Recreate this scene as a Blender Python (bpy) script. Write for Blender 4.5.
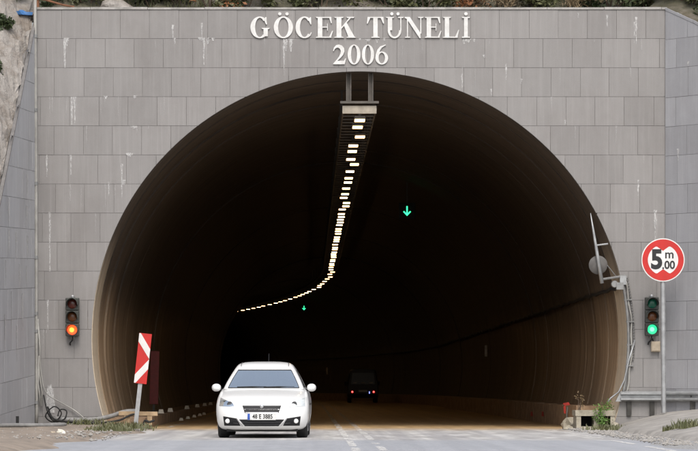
import bpy, bmesh, math, random
from mathutils import Vector, Matrix, Euler
R = math.radians
scene = bpy.context.scene
for o in list(bpy.data.objects): bpy.data.objects.remove(o)
C = scene.collection

# ------------------------------------------------------------------ camera
FPX, DC, VX, VY = 2760.0, 60.0, 309.0, 388.0     # focal length in photo pixels, distance to the portal face, vanishing point
CX, CZ = -1.10, 0.90
cd = bpy.data.cameras.new('camera'); cam = bpy.data.objects.new('camera', cd); C.objects.link(cam)
cam.location = (CX, -DC, CZ); cam.rotation_euler = (R(90), 0, 0)
cd.sensor_width = 36; cd.lens = 36*FPX/698
cd.shift_x = (349-VX)/698; cd.shift_y = (VY-225.5)/698
cd.clip_start = 0.5; cd.clip_end = 3000
scene.camera = cam
scene.render.resolution_x, scene.render.resolution_y = 1024, 662

# ------------------------------------------------------------------ sky, sun, exposure
SUN_EL, SUN_AZ = 52.0, 176.0        # compass style: 0 = +Y, 90 = +X
w = bpy.data.worlds.new('World'); scene.world = w; w.use_nodes = True
nt = w.node_tree; bg = nt.nodes['Background']
sky = nt.nodes.new('ShaderNodeTexSky'); sky.sky_type = 'NISHITA'; sky.sun_disc = False
sky.sun_elevation = R(SUN_EL); sky.sun_rotation = R(SUN_AZ); sky.air_density = 1.2; sky.dust_density = 3.0; sky.ozone_density = 1.0
hs = nt.nodes.new('ShaderNodeHueSaturation'); hs.inputs['Saturation'].default_value = 0.55
nt.links.new(sky.outputs[0], hs.inputs['Color']); nt.links.new(hs.outputs[0], bg.inputs[0]); bg.inputs[1].default_value = 0.13
sd = bpy.data.lights.new('sun', 'SUN'); sun = bpy.data.objects.new('sun', sd); C.objects.link(sun)
sd.energy = 1.3; sd.angle = R(28); sd.color = (1, 0.96, 0.9)
az, el = R(SUN_AZ), R(SUN_EL)
sdir = Vector((math.sin(az)*math.cos(el), math.cos(az)*math.cos(el), math.sin(el)))
sun.rotation_euler = sdir.to_track_quat('Z', 'Y').to_euler()
sun.location = (0, -20, 40)
vs = scene.view_settings
vs.view_transform = 'Standard'; vs.look = 'None'; vs.gamma = 1; vs.use_curve_mapping = False; vs.exposure = 0.66
scene.render.engine = 'CYCLES'
scene.cycles.max_bounces = 6; scene.cycles.diffuse_bounces = 3; scene.cycles.glossy_bounces = 3; scene.cycles.transparent_max_bounces = 12

# ------------------------------------------------------------------ materials
def col(c): return (c[0], c[1], c[2], 1)
class NT:
    def __init__(s, name):
        s.m = bpy.data.materials.new(name); s.m.use_nodes = True
        s.t = s.m.node_tree; s.n = s.t.nodes; s.b = s.n['Principled BSDF']; s.out = s.n['Material Output']
    def link(s, a, b): s.t.links.new(a, b)
    def node(s, t, **k):
        x = s.n.new(t)
        for a, v in k.items(): setattr(x, a, v)
        return x
    def pos(s, scale=(1,1,1), obj=False):
        if obj: src = s.node('ShaderNodeTexCoord').outputs['Object']
        else: src = s.node('ShaderNodeNewGeometry').outputs['Position']
        mp = s.node('ShaderNodeMapping'); mp.inputs['Scale'].default_value = scale
        s.link(src, mp.inputs[0]); return mp.outputs[0]
    def noise(s, vec, scale=5, detail=4, rough=.6, lo=.35, hi=.65):
        x = s.node('ShaderNodeTexNoise'); x.inputs['Scale'].default_value = scale
        x.inputs['Detail'].default_value = detail; x.inputs['Roughness'].default_value = rough
        s.link(vec, x.inputs['Vector'])
        r = s.node('ShaderNodeMapRange'); r.inputs[1].default_value = lo; r.inputs[2].default_value = hi
        s.link(x.outputs['Fac'], r.inputs[0]); return r.outputs[0]
    def mix(s, fac, a, b, mode='MIX'):
        x = s.node('ShaderNodeMix', data_type='RGBA', blend_type=mode)
        for sock, v in ((x.inputs[0], fac), (x.inputs[6], a), (x.inputs[7], b)):
            if hasattr(v, 'links'): s.link(v, sock)
            elif isinstance(v, (int, float)): sock.default_value = v
            else: sock.default_value = col(v)
        return x.outputs[2]
    def math(s, op, a, b=0.0):
        x = s.node('ShaderNodeMath', operation=op)
        for sock, v in ((x.inputs[0], a), (x.inputs[1], b)):
            if hasattr(v, 'links'): s.link(v, sock)
            else: sock.default_value = v
        return x.outputs[0]
    def bump(s, h, strength=.3, dist=.02):
        x = s.node('ShaderNodeBump'); x.inputs['Strength'].default_value = strength; x.inputs['Distance'].default_value = dist
        s.link(h, x.inputs['Height']); s.link(x.outputs[0], s.b.inputs['Normal'])
    def base(s, c): s.link(c, s.b.inputs['Base Color'])
    def rand(s): return s.node('ShaderNodeObjectInfo').outputs['Random']

def simple(name, c, rough=.6, metal=0, c2=None, scale=8, bump=0, spec=None, obj=False):
    k = NT(name); k.b.inputs['Roughness'].default_value = rough; k.b.inputs['Metallic'].default_value = metal
    if spec is not None: k.b.inputs['Specular IOR Level'].default_value = spec
    v = k.pos(obj=obj); n = k.noise(v, scale, 5)
    c2 = c2 or tuple(x*.72 for x in c)
    k.base(k.mix(n, c2, c))
    if bump: k.bump(k.noise(v, scale*4, 4), bump, .01)
    return k.m
def emit(name, c, strength, base=(.05,.05,.05)):
    k = NT(name); k.b.inputs['Base Color'].default_value = col(base)
    k.b.inputs['Emission Color'].default_value = col(c); k.b.inputs['Emission Strength'].default_value = strength
    return k.m

def panel_mat(name, c, tint):
    k = NT(name); k.b.inputs['Roughness'].default_value = .55; k.b.inputs['Specular IOR Level'].default_value = .35
    v = k.pos()
    big = k.noise(v, .35, 3, .5, .3, .7)
    mid = k.noise(v, 3.2, 5, .65, .3, .7)
    grain = k.noise(v, 90, 2, .6, .25, .75)
    streak = k.noise(k.pos((7, 7, .35)), 1.0, 4, .6, .42, .72)
    r = k.rand()
    a = k.mix(big, tint, c)
    a = k.mix(k.math('MULTIPLY', mid, .28), a, tuple(x*.74 for x in c))
    a = k.mix(k.math('MULTIPLY', grain, .30), a, tuple(min(1, x*1.35) for x in c))
    a = k.mix(k.math('MULTIPLY', streak, .26), a, tuple(x*1.28 for x in c))
    grime = k.noise(k.pos((1, 1, .6)), .9, 6, .7, .46, .70); a = k.mix(k.math('MULTIPLY', grime, .34), a, (c[0]*.70, c[1]*.66, c[2]*.64))
    fine = k.noise(k.pos((22, 22, .8)), 1.0, 3, .6, .52, .75); a = k.mix(k.math('MULTIPLY', fine, .22), a, tuple(x*1.5 for x in c))
    sc = k.node('ShaderNodeMapRange'); sc.inputs[3].default_value = .93; sc.inputs[4].default_value = 1.06
    k.link(r, sc.inputs[0])
    vm = k.node('ShaderNodeVectorMath', operation='SCALE'); k.link(a, vm.inputs[0]); k.link(sc.outputs[0], vm.inputs['Scale'])
    k.base(vm.outputs[0]); k.bump(k.noise(v, 40, 4), .12, .005)
    return k.m
M = {}
M['panel'] = panel_mat('grey_stone_panel', (.250, .239, .232), (.230, .216, .209))
M['panel_cool'] = panel_mat('grey_stone_panel_wing', (.30, .299, .31), (.275, .275, .29))  # face stone with extra sky light and its blue tint put into the colour
M['panel_left'] = panel_mat('lime_and_lit_stone_panel', (.42, .42, .432), (.36, .362, .378))  # paler copy for the left wing: lime bloom plus added light in the colour
M['joint'] = simple('dark_joint_mortar', (.19, .178, .17), .9, bump=.3)
M['coping'] = simple('pale_coping_stone', (.42, .40, .38), .8, c2=(.26,.25,.23), scale=5, bump=.3)
M['letter'] = simple('white_stone_letter', (.74, .73, .71), .6, c2=(.60,.59,.57), scale=9)
def lime_mat(name, amt):
    k = NT(name); k.b.inputs['Roughness'].default_value = .85
    k.b.inputs['Base Color'].default_value = (.62, .61, .60, 1)
    n = k.noise(k.pos((1, 1, .35)), 42, 4, .7, .30, .62); k.link(k.math('MULTIPLY', n, amt), k.b.inputs['Alpha']); return k.m
M['lime'] = lime_mat('white_lime_bloom', .8); M['lime_faint'] = lime_mat('faint_lime_bloom', .32)

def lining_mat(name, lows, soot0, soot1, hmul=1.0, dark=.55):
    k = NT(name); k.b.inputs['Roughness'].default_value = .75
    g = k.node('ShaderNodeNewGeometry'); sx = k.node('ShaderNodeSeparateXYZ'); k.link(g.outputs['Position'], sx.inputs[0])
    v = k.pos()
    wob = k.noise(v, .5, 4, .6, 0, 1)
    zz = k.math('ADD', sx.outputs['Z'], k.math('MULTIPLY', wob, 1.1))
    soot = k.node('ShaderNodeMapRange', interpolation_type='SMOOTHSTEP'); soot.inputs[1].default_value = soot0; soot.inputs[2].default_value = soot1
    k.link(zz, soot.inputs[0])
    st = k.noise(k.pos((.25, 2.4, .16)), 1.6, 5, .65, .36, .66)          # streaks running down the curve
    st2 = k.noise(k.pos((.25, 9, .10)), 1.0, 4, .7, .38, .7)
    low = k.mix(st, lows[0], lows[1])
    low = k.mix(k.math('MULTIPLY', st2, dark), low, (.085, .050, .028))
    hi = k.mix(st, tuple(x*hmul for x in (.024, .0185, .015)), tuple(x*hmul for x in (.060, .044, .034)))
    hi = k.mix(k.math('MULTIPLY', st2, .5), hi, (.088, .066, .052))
    dz = k.node('ShaderNodeMapRange', interpolation_type='SMOOTHSTEP'); dz.inputs[1].default_value = 8; dz.inputs[2].default_value = 42  # depth shade painted into the base colour, darker further into the bore
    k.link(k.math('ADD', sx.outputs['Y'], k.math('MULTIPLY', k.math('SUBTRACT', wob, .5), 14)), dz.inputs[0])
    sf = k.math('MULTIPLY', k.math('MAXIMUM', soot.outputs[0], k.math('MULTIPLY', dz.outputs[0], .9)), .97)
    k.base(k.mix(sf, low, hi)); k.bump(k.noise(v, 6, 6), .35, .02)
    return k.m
M['lining'] = lining_mat('sooty_depth_shaded_concrete', ((.34,.235,.145),(.58,.44,.30)), 2.2, 4.2, .75)
M['lining_mouth'] = lining_mat('mouth_concrete', ((.52,.43,.32),(.70,.60,.46)), 2.6, 5.0, .9, .12)  # paler copy for the first rings; daylight on the rim put into its colour

def road_mat():
    k = NT('worn_asphalt'); v = k.pos()
    k.b.inputs['Specular IOR Level'].default_value = .4
    g = k.node('ShaderNodeNewGeometry'); sx = k.node('ShaderNodeSeparateXYZ'); k.link(g.outputs['Position'], sx.inputs[0])
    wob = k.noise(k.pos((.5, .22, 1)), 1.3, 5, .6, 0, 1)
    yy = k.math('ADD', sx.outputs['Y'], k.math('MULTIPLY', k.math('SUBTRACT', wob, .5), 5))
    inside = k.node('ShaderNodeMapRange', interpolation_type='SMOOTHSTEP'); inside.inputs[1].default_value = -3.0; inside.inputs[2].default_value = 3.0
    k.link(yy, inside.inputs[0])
    near = k.node('ShaderNodeMapRange'); near.inputs[1].default_value = -13.0; near.inputs[2].default_value = -11.2
    yy2 = k.math('ADD', sx.outputs['Y'], k.math('MULTIPLY', wob, .8)); k.link(yy2, near.inputs[0])
    agg = k.noise(v, 55, 3, .7, .3, .7); mid = k.noise(k.pos((1.6, .35, 1)), 1.4, 5, .6, .35, .68)
    track = k.noise(k.pos((2.4, .03, 1)), 1.0, 4, .6, .4, .62)
    asp = k.mix(agg, (.29, .298, .315), (.48, .488, .512))
    asp = k.mix(k.math('MULTIPLY', mid, .6), asp, (.29, .296, .315)); asp = k.mix(k.math('MULTIPLY', track, .3), asp, (.24, .245, .26))
    dust = k.mix(mid, (.36, .345, .33), (.58, .565, .54))
    dust = k.mix(k.math('MULTIPLY', track, .6), dust, (.27, .26, .268))
    ins = k.mix(mid, (.40, .265, .13), (.58, .41, .225))  # brown dust, with warm lamp glow on the floor put into the colour
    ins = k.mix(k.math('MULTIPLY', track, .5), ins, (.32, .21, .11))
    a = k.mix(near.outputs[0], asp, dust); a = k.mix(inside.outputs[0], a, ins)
    k.base(a)
    rr = k.node('ShaderNodeMapRange'); rr.inputs[3].default_value = .50; rr.inputs[4].default_value = .75; k.link(mid, rr.inputs[0]); k.link(rr.outputs[0], k.b.inputs['Roughness'])
    k.bump(k.noise(v, 45, 3, .7, .2, .8), .35, .008)
    return k.m
M['road'] = road_mat()
M['ground'] = simple('dry_ground', (.20, .165, .12), .95, c2=(.12,.11,.07), scale=1.2, bump=.5)
M['dirt'] = simple('sandy_verge', (.30, .245, .195), .95, c2=(.20,.165,.135), scale=3.5, bump=.6)
M['apron'] = simple('weathered_concrete', (.37, .345, .315), .85, c2=(.25,.235,.215), scale=2.2, bump=.35)
M['gravel'] = simple('pale_gravel', (.44, .43, .42), .9, c2=(.25,.245,.24), scale=30, bump=.6)
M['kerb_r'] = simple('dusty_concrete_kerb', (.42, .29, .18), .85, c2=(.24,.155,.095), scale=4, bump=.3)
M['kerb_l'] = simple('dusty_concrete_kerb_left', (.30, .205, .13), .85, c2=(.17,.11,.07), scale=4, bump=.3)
M['box_conc'] = simple('stained_box_concrete', (.40, .36, .285), .85, c2=(.25,.22,.165), scale=7, bump=.3)
def worn_paint():
    k = NT('worn_white_paint'); k.b.inputs['Roughness'].default_value = .7
    k.base(k.mix(k.noise(k.pos(), 3, 4), (.70, .68, .64), (.84, .82, .78)))
    n = k.noise(k.pos((3, .8, 1)), 4, 5, .75, .36, .60); k.link(k.math('MULTIPLY', n, .85), k.b.inputs['Alpha']); return k.m
M['paint_white'] = worn_paint()
M['reflector'] = simple('white_kerb_reflector', (.86, .80, .68), .35, c2=(.7,.62,.5), scale=20)
M['red_paint'] = simple('red_spray_paint', (.62, .05, .035), .6)
M['sign_red'] = simple('sign_red', (.56, .022, .018), .4, c2=(.48,.02,.016), scale=5)
M['board_red'] = simple('board_red', (.20, .012, .010), .5)  # red darkened for the shade the board stands in; reused on the tail lights
M['sign_white'] = simple('sign_white', (.76, .75, .73), .45, c2=(.66,.65,.63), scale=5)
M['sign_black'] = simple('sign_black', (.02, .02, .022), .5)
M['galv'] = simple('galvanised_steel', (.46, .47, .475), .48, .55, c2=(.34,.345,.35), scale=6)
M['galv_dull'] = simple('dull_grey_steel', (.30, .30, .295), .55, .4, scale=6)
M['dish'] = simple('weathered_dish', (.13, .122, .115), .7)
M['dark_steel'] = simple('dark_steel', (.07, .066, .06), .6, .4)
M['tray'] = simple('dusty_tray_steel', (.13, .115, .10), .7, .2)
M['tray_end'] = simple('pale_tray_end', (.40, .35, .28), .7)
M['pipe'] = simple('pale_plastic_pipe', (.40, .39, .36), .5, c2=(.28,.27,.25), scale=3)
M['rubber'] = simple('black_rubber', (.018, .018, .018), .75)
M['cable'] = simple('grey_cable_sheath', (.17, .165, .16), .6)
M['hose'] = simple('grey_plastic_hose', (.27, .265, .255), .6, c2=(.18,.175,.17))
M['wood'] = simple('pale_timber', (.46, .33, .20), .8, c2=(.30,.21,.125), scale=6)
M['rust'] = simple('rusty_metal', (.25, .11, .055), .8, c2=(.14,.06,.03))
M['rag_white'] = simple('white_plastic_scrap', (.72, .68, .58), .6)
M['blue'] = simple('blue_plastic', (.06, .18, .42), .5)
M['junction'] = simple('beige_box_plastic', (.52, .43, .32), .6)
M['sig_house'] = simple('signal_housing', (.055, .058, .05), .55)
M['sig_off_red'] = simple('unlit_dark_red_lens', (.10, .022, .014), .25)
M['sig_off_amber'] = simple('unlit_amber_lens', (.16, .055, .018), .25)
M['sig_off_green'] = simple('unlit_green_lens', (.012, .14, .085), .25)
M['lit_orange'] = emit('lit_orange_lens', (1.0, .055, .010), 2.2)
M['lit_core'] = emit('lit_yellow_core', (1.0, .36, .03), 2.6)
M['lit_green'] = emit('lit_green_lens', (.03, .80, .36), .8)
M['lit_green_core'] = emit('lit_green_core', (.30, .95, .62), .85)
M['arrow'] = emit('lit_green_arrow', (.05, 1.0, .42), 1.1)
M['lamp'] = emit('lit_lamp_glass', (1.0, .62, .28), 6.5)
M['tail'] = emit('lit_tail_lamp', (1.0, .05, .04), 1.6)
M['tail_core'] = emit('lit_tail_core', (1.0, .30, .25), 1.8)
M['bluelit'] = emit('lit_blue_lamp', (.25, .3, 1.0), 1.6)
M['van_strip'] = simple('pale_reflective_strip', (.62, .59, .54), .4)
M['van_paint'] = simple('dark_van_paint', (.03, .03, .034), .35)

def paint():
    k = NT('white_car_paint'); k.b.inputs['Roughness'].default_value = .32; k.b.inputs['Coat Weight'].default_value = .7; k.b.inputs['Coat Roughness'].default_value = .04
    v = k.pos(obj=True); n = k.noise(v, 5, 5, .6, .3, .8)
    k.base(k.mix(k.math('MULTIPLY', n, .25), (.80, .80, .79), (.68, .66, .62))); return k.m
M['car_white'] = paint()
def glass(name, refl, tint):
    k = NT(name); k.n.remove(k.b)
    tr = k.node('ShaderNodeBsdfTransparent'); tr.inputs[0].default_value = col(tint)
    gl = k.node('ShaderNodeBsdfGlossy'); gl.inputs['Roughness'].default_value = .03; gl.inputs[0].default_value = (.93, .98, 1, 1)
    lw = k.node('ShaderNodeFresnel'); lw.inputs[0].default_value = 1.5
    ad = k.math('ADD', lw.outputs[0], refl); mx = k.node('ShaderNodeMixShader')
    k.link(ad, mx.inputs[0]); k.link(tr.outputs[0], mx.inputs[1]); k.link(gl.outputs[0], mx.inputs[2]); k.link(mx.outputs[0], k.out.inputs[0])
    return k.m
M['glass'] = glass('windscreen_glass', .75, (.55, .62, .62))
M['lens'] = glass('headlamp_glass', .05, (.92, .94, .95))
M['van_glass'] = simple('black_tinted_glass', (.012,.012,.013), .25)
M['chrome'] = simple('chrome', (.72, .72, .73), .18, 1.0)
M['black_plastic'] = simple('black_plastic', (.016, .016, .018), .6, spec=.3)
M['grille_grey'] = simple('grille_grey', (.055, .055, .06), .6, 0)
M['rim'] = simple('alloy_rim', (.45, .45, .46), .35, .8)
M['reflect_bowl'] = simple('lamp_bowl', (.82, .82, .82), .45, .0, c2=(.74,.73,.72))
M['cloth_dark'] = simple('seat_cloth', (.05, .05, .055), .9)
M['shirt'] = simple('pale_shirt', (.46, .47, .50), .85)
M['skin'] = simple('skin', (.52, .32, .23), .55)
M['hair'] = simple('dark_hair', (.025, .018, .014), .7)
M['plate'] = simple('plate_white', (.80, .80, .78), .4)
M['plate_blue'] = simple('plate_blue', (.03, .10, .45), .4)

def leafmat(name, c1, c2):
    k = NT(name); k.b.inputs['Roughness'].default_value = .6
    v = k.pos(); n = k.noise(v, 2.5, 3, .6, .3, .7); n2 = k.noise(v, 23, 2, .6, .3, .7)
    a = k.mix(n, c1, c2); a = k.mix(k.math('MULTIPLY', n2, .5), a, tuple(x*.45 for x in c1)); k.base(a)
    k.b.inputs['Subsurface Weight'].default_value = 0
    return k.m
M['leaf_green'] = leafmat('leaf_green', (.055, .105, .022), (.10, .17, .04))
M['leaf_olive'] = leafmat('leaf_olive', (.075, .085, .030), (.14, .135, .055))
M['leaf_dark'] = leafmat('leaf_dark', (.035, .055, .018), (.065, .085, .03))
M['leaf_dry'] = leafmat('leaf_dry', (.20, .14, .075), (.33, .25, .15))
M['leaf_rust'] = leafmat('leaf_rust', (.26, .095, .035), (.38, .17, .07))
M['leaf_bright'] = leafmat('leaf_bright', (.09, .19, .03), (.16, .27, .06))
M['bark'] = simple('bark', (.12, .085, .06), .9, bump=.5)
def hill_mat():
    k = NT('hillside_rock_and_scrub'); k.b.inputs['Roughness'].default_value = .95
    v = k.pos(); a = k.noise(v, .55, 6, .65, .4, .6); b = k.noise(v, 3.0, 6, .7, .3, .7); c = k.noise(k.pos((1, 1, 2.5)), 1.3, 5, .7, .35, .65)
    rock = k.mix(b, (.16, .14, .115), (.32, .285, .24)); soil = k.mix(b, (.07, .058, .035), (.14, .115, .07))
    x = k.mix(c, rock, soil); k.base(k.mix(k.math('MULTIPLY', a, .7), x, (.06, .068, .03))); k.bump(k.noise(v, 4, 8, .7, .2, .8), .9, .12)
    return k.m
M['hill'] = hill_mat()
def rock_mat():
    k = NT('pale_cut_rock'); k.b.inputs['Roughness'].default_value = .95
    v = k.pos(); b = k.noise(v, 2.2, 6, .7, .3, .7); c = k.noise(v, .9, 5, .7, .45, .62)
    x = k.mix(b, (.33, .295, .265), (.55, .51, .47)); k.base(k.mix(k.math('MULTIPLY', c, .6), x, (.20, .15, .105))); k.bump(k.noise(v, 3.5, 8, .7, .2, .8), 1.0, .12)
    return k.m
M['rock'] = rock_mat()

# ------------------------------------------------------------------ mesh helpers
class MB:
    def __init__(s): s.v = []; s.f = []
    def poly_prism(s, pts, y0, y1, taper=None):
        """pts: (x,z) outline, extruded from y0 (front) to y1 (back)"""
        a = sum(p[0]*q[1]-q[0]*p[1] for p, q in zip(pts, pts[1:]+pts[:1]))
        if a < 0: pts = pts[::-1]
        n = len(pts); b = len(s.v)
        s.v += [(p[0], y0, p[1]) for p in pts] + [(p[0], y1, p[1]) for p in pts]
        s.f.append(tuple(range(b, b+n))); s.f.append(tuple(range(b+2*n-1, b+n-1, -1)))
        for i in range(n):
            j = (i+1) % n; s.f.append((b+j, b+i, b+n+i, b+n+j))
        return s
    def box(s, x0, x1, y0, y1, z0, z1): return s.poly_prism([(x0,z0),(x1,z0),(x1,z1),(x0,z1)], y0, y1)
    def tube(s, pts, r, n=8, caps=True, radii=None):
        pts = [Vector(p) for p in pts]; b = len(s.v); k = len(pts); prev = None
        for i, p in enumerate(pts):
            d = (pts[min(i+1,k-1)]-pts[max(i-1,0)]).normalized()
            if prev is None: u = d.orthogonal().normalized()
            else:
                u = prev - d*prev.dot(d); u = u.normalized() if u.length > 1e-6 else d.orthogonal().normalized()
            prev = u; q = d.cross(u); rr = radii[i] if radii else r
            for j in range(n):
                t = 2*math.pi*j/n; s.v.append(tuple(p+u*math.cos(t)*rr+q*math.sin(t)*rr))
        for i in range(k-1):
            for j in range(n):
                a, c = b+i*n+j, b+i*n+(j+1)%n; s.f.append((a, c, c+n, a+n))
        if caps: s.f.append(tuple(b+j for j in reversed(range(n)))); s.f.append(tuple(b+(k-1)*n+j for j in range(n)))
        return s
    def lathe(s, prof, n=24, axis='y', c=(0,0,0)):
        """prof: (radius, offset along axis)"""
        b = len(s.v)
        for r_, h in prof:
            for j in range(n):
                t = 2*math.pi*j/n; x, y = r_*math.cos(t), r_*math.sin(t)
                p = {'y': (x, h, y), 'x': (h, x, y), 'z': (x, y, h)}[axis]
                s.v.append((p[0]+c[0], p[1]+c[1], p[2]+c[2]))
        for i in range(len(prof)-1):
            for j in range(n):
                a, d = b+i*n+j, b+i*n+(j+1)%n; s.f.append((a, d, d+n, a+n))
        s.f.append(tuple(b+j for j in reversed(range(n)))); s.f.append(tuple(b+(len(prof)-1)*n+j for j in range(n)))
        return s
    def grid(s, rows, close=False):
        b = len(s.v); m = len(rows[0])
        for r_ in rows: s.v += [tuple(p) for p in r_]
        for i in range(len(rows)-1):
            for j in range(m-1 if not close else m):
                j2 = (j+1) % m; s.f.append((b+i*m+j, b+i*m+j2, b+(i+1)*m+j2, b+(i+1)*m+j))
        return s
    def mesh(s, name, smooth=False, fix=True):
        me = bpy.data.meshes.new(name); me.from_pydata(s.v, [], s.f)
        if fix:
            bm = bmesh.new(); bm.from_mesh(me); bmesh.ops.recalc_face_normals(bm, faces=bm.faces); bm.to_mesh(me); bm.free()
        if smooth:
            me.polygons.foreach_set('use_smooth', [True]*len(me.polygons))
        me.update(); return me
    def build(s, name, mat, parent=None, smooth=False, fix=True):
        return obj(name, s.mesh(name, smooth, fix), mat, parent)
def obj(name, me, mat, parent=None):
    o = bpy.data.objects.new(name, me)
    if mat is not None and not me.materials: me.materials.append(M[mat] if isinstance(mat, str) else mat)
    C.objects.link(o)
    if parent: o.parent = parent
    return o
def tag(o, label, cat, group=None, kind=None):
    if label: o['label'] = label
    if cat: o['category'] = cat
    if group: o['group'] = group
    if kind: o['kind'] = kind
    return o
def thing(name, label, cat, loc=(0,0,0), rot=(0,0,0), group=None):
    o = bpy.data.objects.new(name, None); o.empty_display_size = .2; C.objects.link(o)
    o.location = loc; o.rotation_euler = rot; return tag(o, label, cat, group)
def struct(o): o['kind'] = 'structure'; return o
def copy_tree(o, parent=None):
    c = o.copy(); C.objects.link(c); c.parent = parent
    for ch in list(o.children): copy_tree(ch, c)
    return c
def bevel(o, wd=.01, seg=2):
    m = o.modifiers.new('bevel', 'BEVEL'); m.width = wd; m.segments = seg; m.limit_method = 'ANGLE'; m.angle_limit = R(40); return o
def px(x, s=46.0): return (x-VX)/s + CX         # measured offsets on the portal face
def pz(y, s=46.0): return CZ + (VY-y)/s

# ------------------------------------------------------------------ layout constants
RAD, ARX, ARZ = 5.815, 0.0, 1.955        # bore radius and centre
XL, XR, ZT = px(35), px(665.5), pz(8)
ROW = .632
def cxl(y): return -.00125*(y-80)**2 if y > 80 else 0.0     # centre line of the bore, curving left

# ------------------------------------------------------------------ setting: ground, road, verges, walkways
MB().grid([[(-700,-500,-.06),(700,-500,-.06)],[(-700,900,-.06),(700,900,-.06)]]).build('ground', 'ground')['kind'] = 'structure'
rows = []
ys = [-260,-120,-60,-40,-30,-20,-12,-6,0] + list(range(4, 330, 4))
for y in ys:
    l, r_ = (-5.6, 5.6) if y < 0 else (-5.3, 5.3)
    rows.append([(cxl(y)+l+(r_-l)*i/8, y, 0) for i in range(9)])
struct(MB().grid(rows).build('road', 'road'))

def strip(name, xs_fn, ys, z, mat, breaks=0, seed=1, minlen=.4):
    """a painted line lying on the road, worn through in places"""
    rnd = random.Random(seed); m = MB()
    for a, b in zip(ys, ys[1:]):
        if rnd.random() < breaks: continue
        x0, x1 = xs_fn(a), xs_fn(b); n = 5
        e = [rnd.uniform(-.012, .012) for _ in range(4)]
        m.grid([[(x0[0]+e[0], a, z), (x0[1]+e[1], a, z)], [(x1[0]+e[2], b, z), (x1[1]+e[3], b, z)]])
    o = m.build(name, mat); return o
def seq(a, b, d):
    out = [a]
    while out[-1] < b: out.append(out[-1]+d)
    return out
for off, br, sdv in ((-.42, .16, 3), (-.02, .45, 4)):
    o = strip('centre_line', lambda y, off=off: (cxl(y)+off-.06, cxl(y)+off+.06), seq(-60, 170, .9), .004, 'paint_white', br, sdv); struct(o)
struct(strip('edge_line', lambda y: (4.02, 4.14), seq(-60, -.5, .8), .004, 'paint_white', .42, 8))
struct(strip('edge_line', lambda y: (cxl(y)-4.35, cxl(y)-4.23), seq(3, 120, .9), .004, 'paint_white', .45, 9))

# left verge: sandy strip between road and walls
rnd = random.Random(11)
rows = []
yv = seq(-60, 0, .5)
for y in yv:
    e = -4.55 + .22*math.sin(y*.9) + .12*math.sin(y*2.3+1) - max(0, -y-4)*.035
    xs = [e, e-.15, e-.4, e-.8, e-1.3, -6.6, -7.6, -9.5]
    zs = [-.03, .03, .075, .10, .115, .115, .12, .2]
    rows.append([(x+rnd.uniform(-.03,.03), y, z+(rnd.uniform(-.02,.02) if i else 0)) for i, (x, z) in enumerate(zip(xs, zs))])
struct(MB().grid(rows).build('verge', 'dirt', smooth=True))
# right gravel shoulder and concrete apron rising to the wall
rows = []
for y in seq(-60, .4, .6):
    e = 4.30 + .18*math.sin(y*.8) + .1*math.sin(y*2.1)
    rows.append([(e+(6.4-e)*i/6+rnd.uniform(-.03,.03), y, -.02 if i == 0 else .015+.02*rnd.random()) for i in range(7)])
struct(MB().grid(rows).build('gravel_shoulder', 'gravel', smooth=True))
rows = []
for y in seq(-30, 0, .5):
    e = 5.02 + .05*math.sin(y*1.1) + max(0, -y-8)*.03 + (.55 if y > -2 else max(0, .55-(-2-y)*.25) if y > -4.2 else 0)
    g = min(1, .55+max(0, (y+16))*.035)
    prof = [(0,-.02),(.12,.11),(.35,.17),(.7,.28),(1.1,.38),(1.6,.45),(2.4,.50),(4.5,.55),(9,.9)]
    rows.append([(e+dx+rnd.uniform(-.015,.015), y, (dz if i < 1 else .02+dz*g*.92)+rnd.uniform(-.008,.008)) for i, (dx, dz) in enumerate(prof)])
struct(MB().grid(rows).build('concrete_apron', 'apron', smooth=True))

# raised walkways inside the bore, with kerb stones along their edges
def walkway(side, x_edge, top, y0, mat, label):
    ysw = [y0] + [y for y in range(4, 300, 4)]
    ex = x_edge*side; wx = 5.75*side; rows = []
    for y in ysw:
        c = cxl(y); rows.append([(c+ex+.2*side, y, -.05), (c+ex+.2*side, y, top-.012), (c+wx, y, top+.01), (c+wx, y, -.05)])
    m = MB().grid(rows); m.f.append((0,1,2,3))
    o = struct(m.build('walkway', mat))
    rr = random.Random(5+side); y = y0; base = None
    while y < 62:
        L = 1.18
        if base is None:
            base = MB().box(0, .2, 0, L-.025, -.05, top).mesh('kerb_stone')
        k = obj('kerb_stone', base, mat, o); k.location = (ex if side > 0 else ex-.2, y, rr.uniform(-.012, .012)); k.rotation_euler = (0, 0, rr.uniform(-.006, .006))
        y += L
    return o
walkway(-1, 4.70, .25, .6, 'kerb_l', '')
walkway(1, 4.92, .50, 2.2, 'kerb_r', '')

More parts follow.
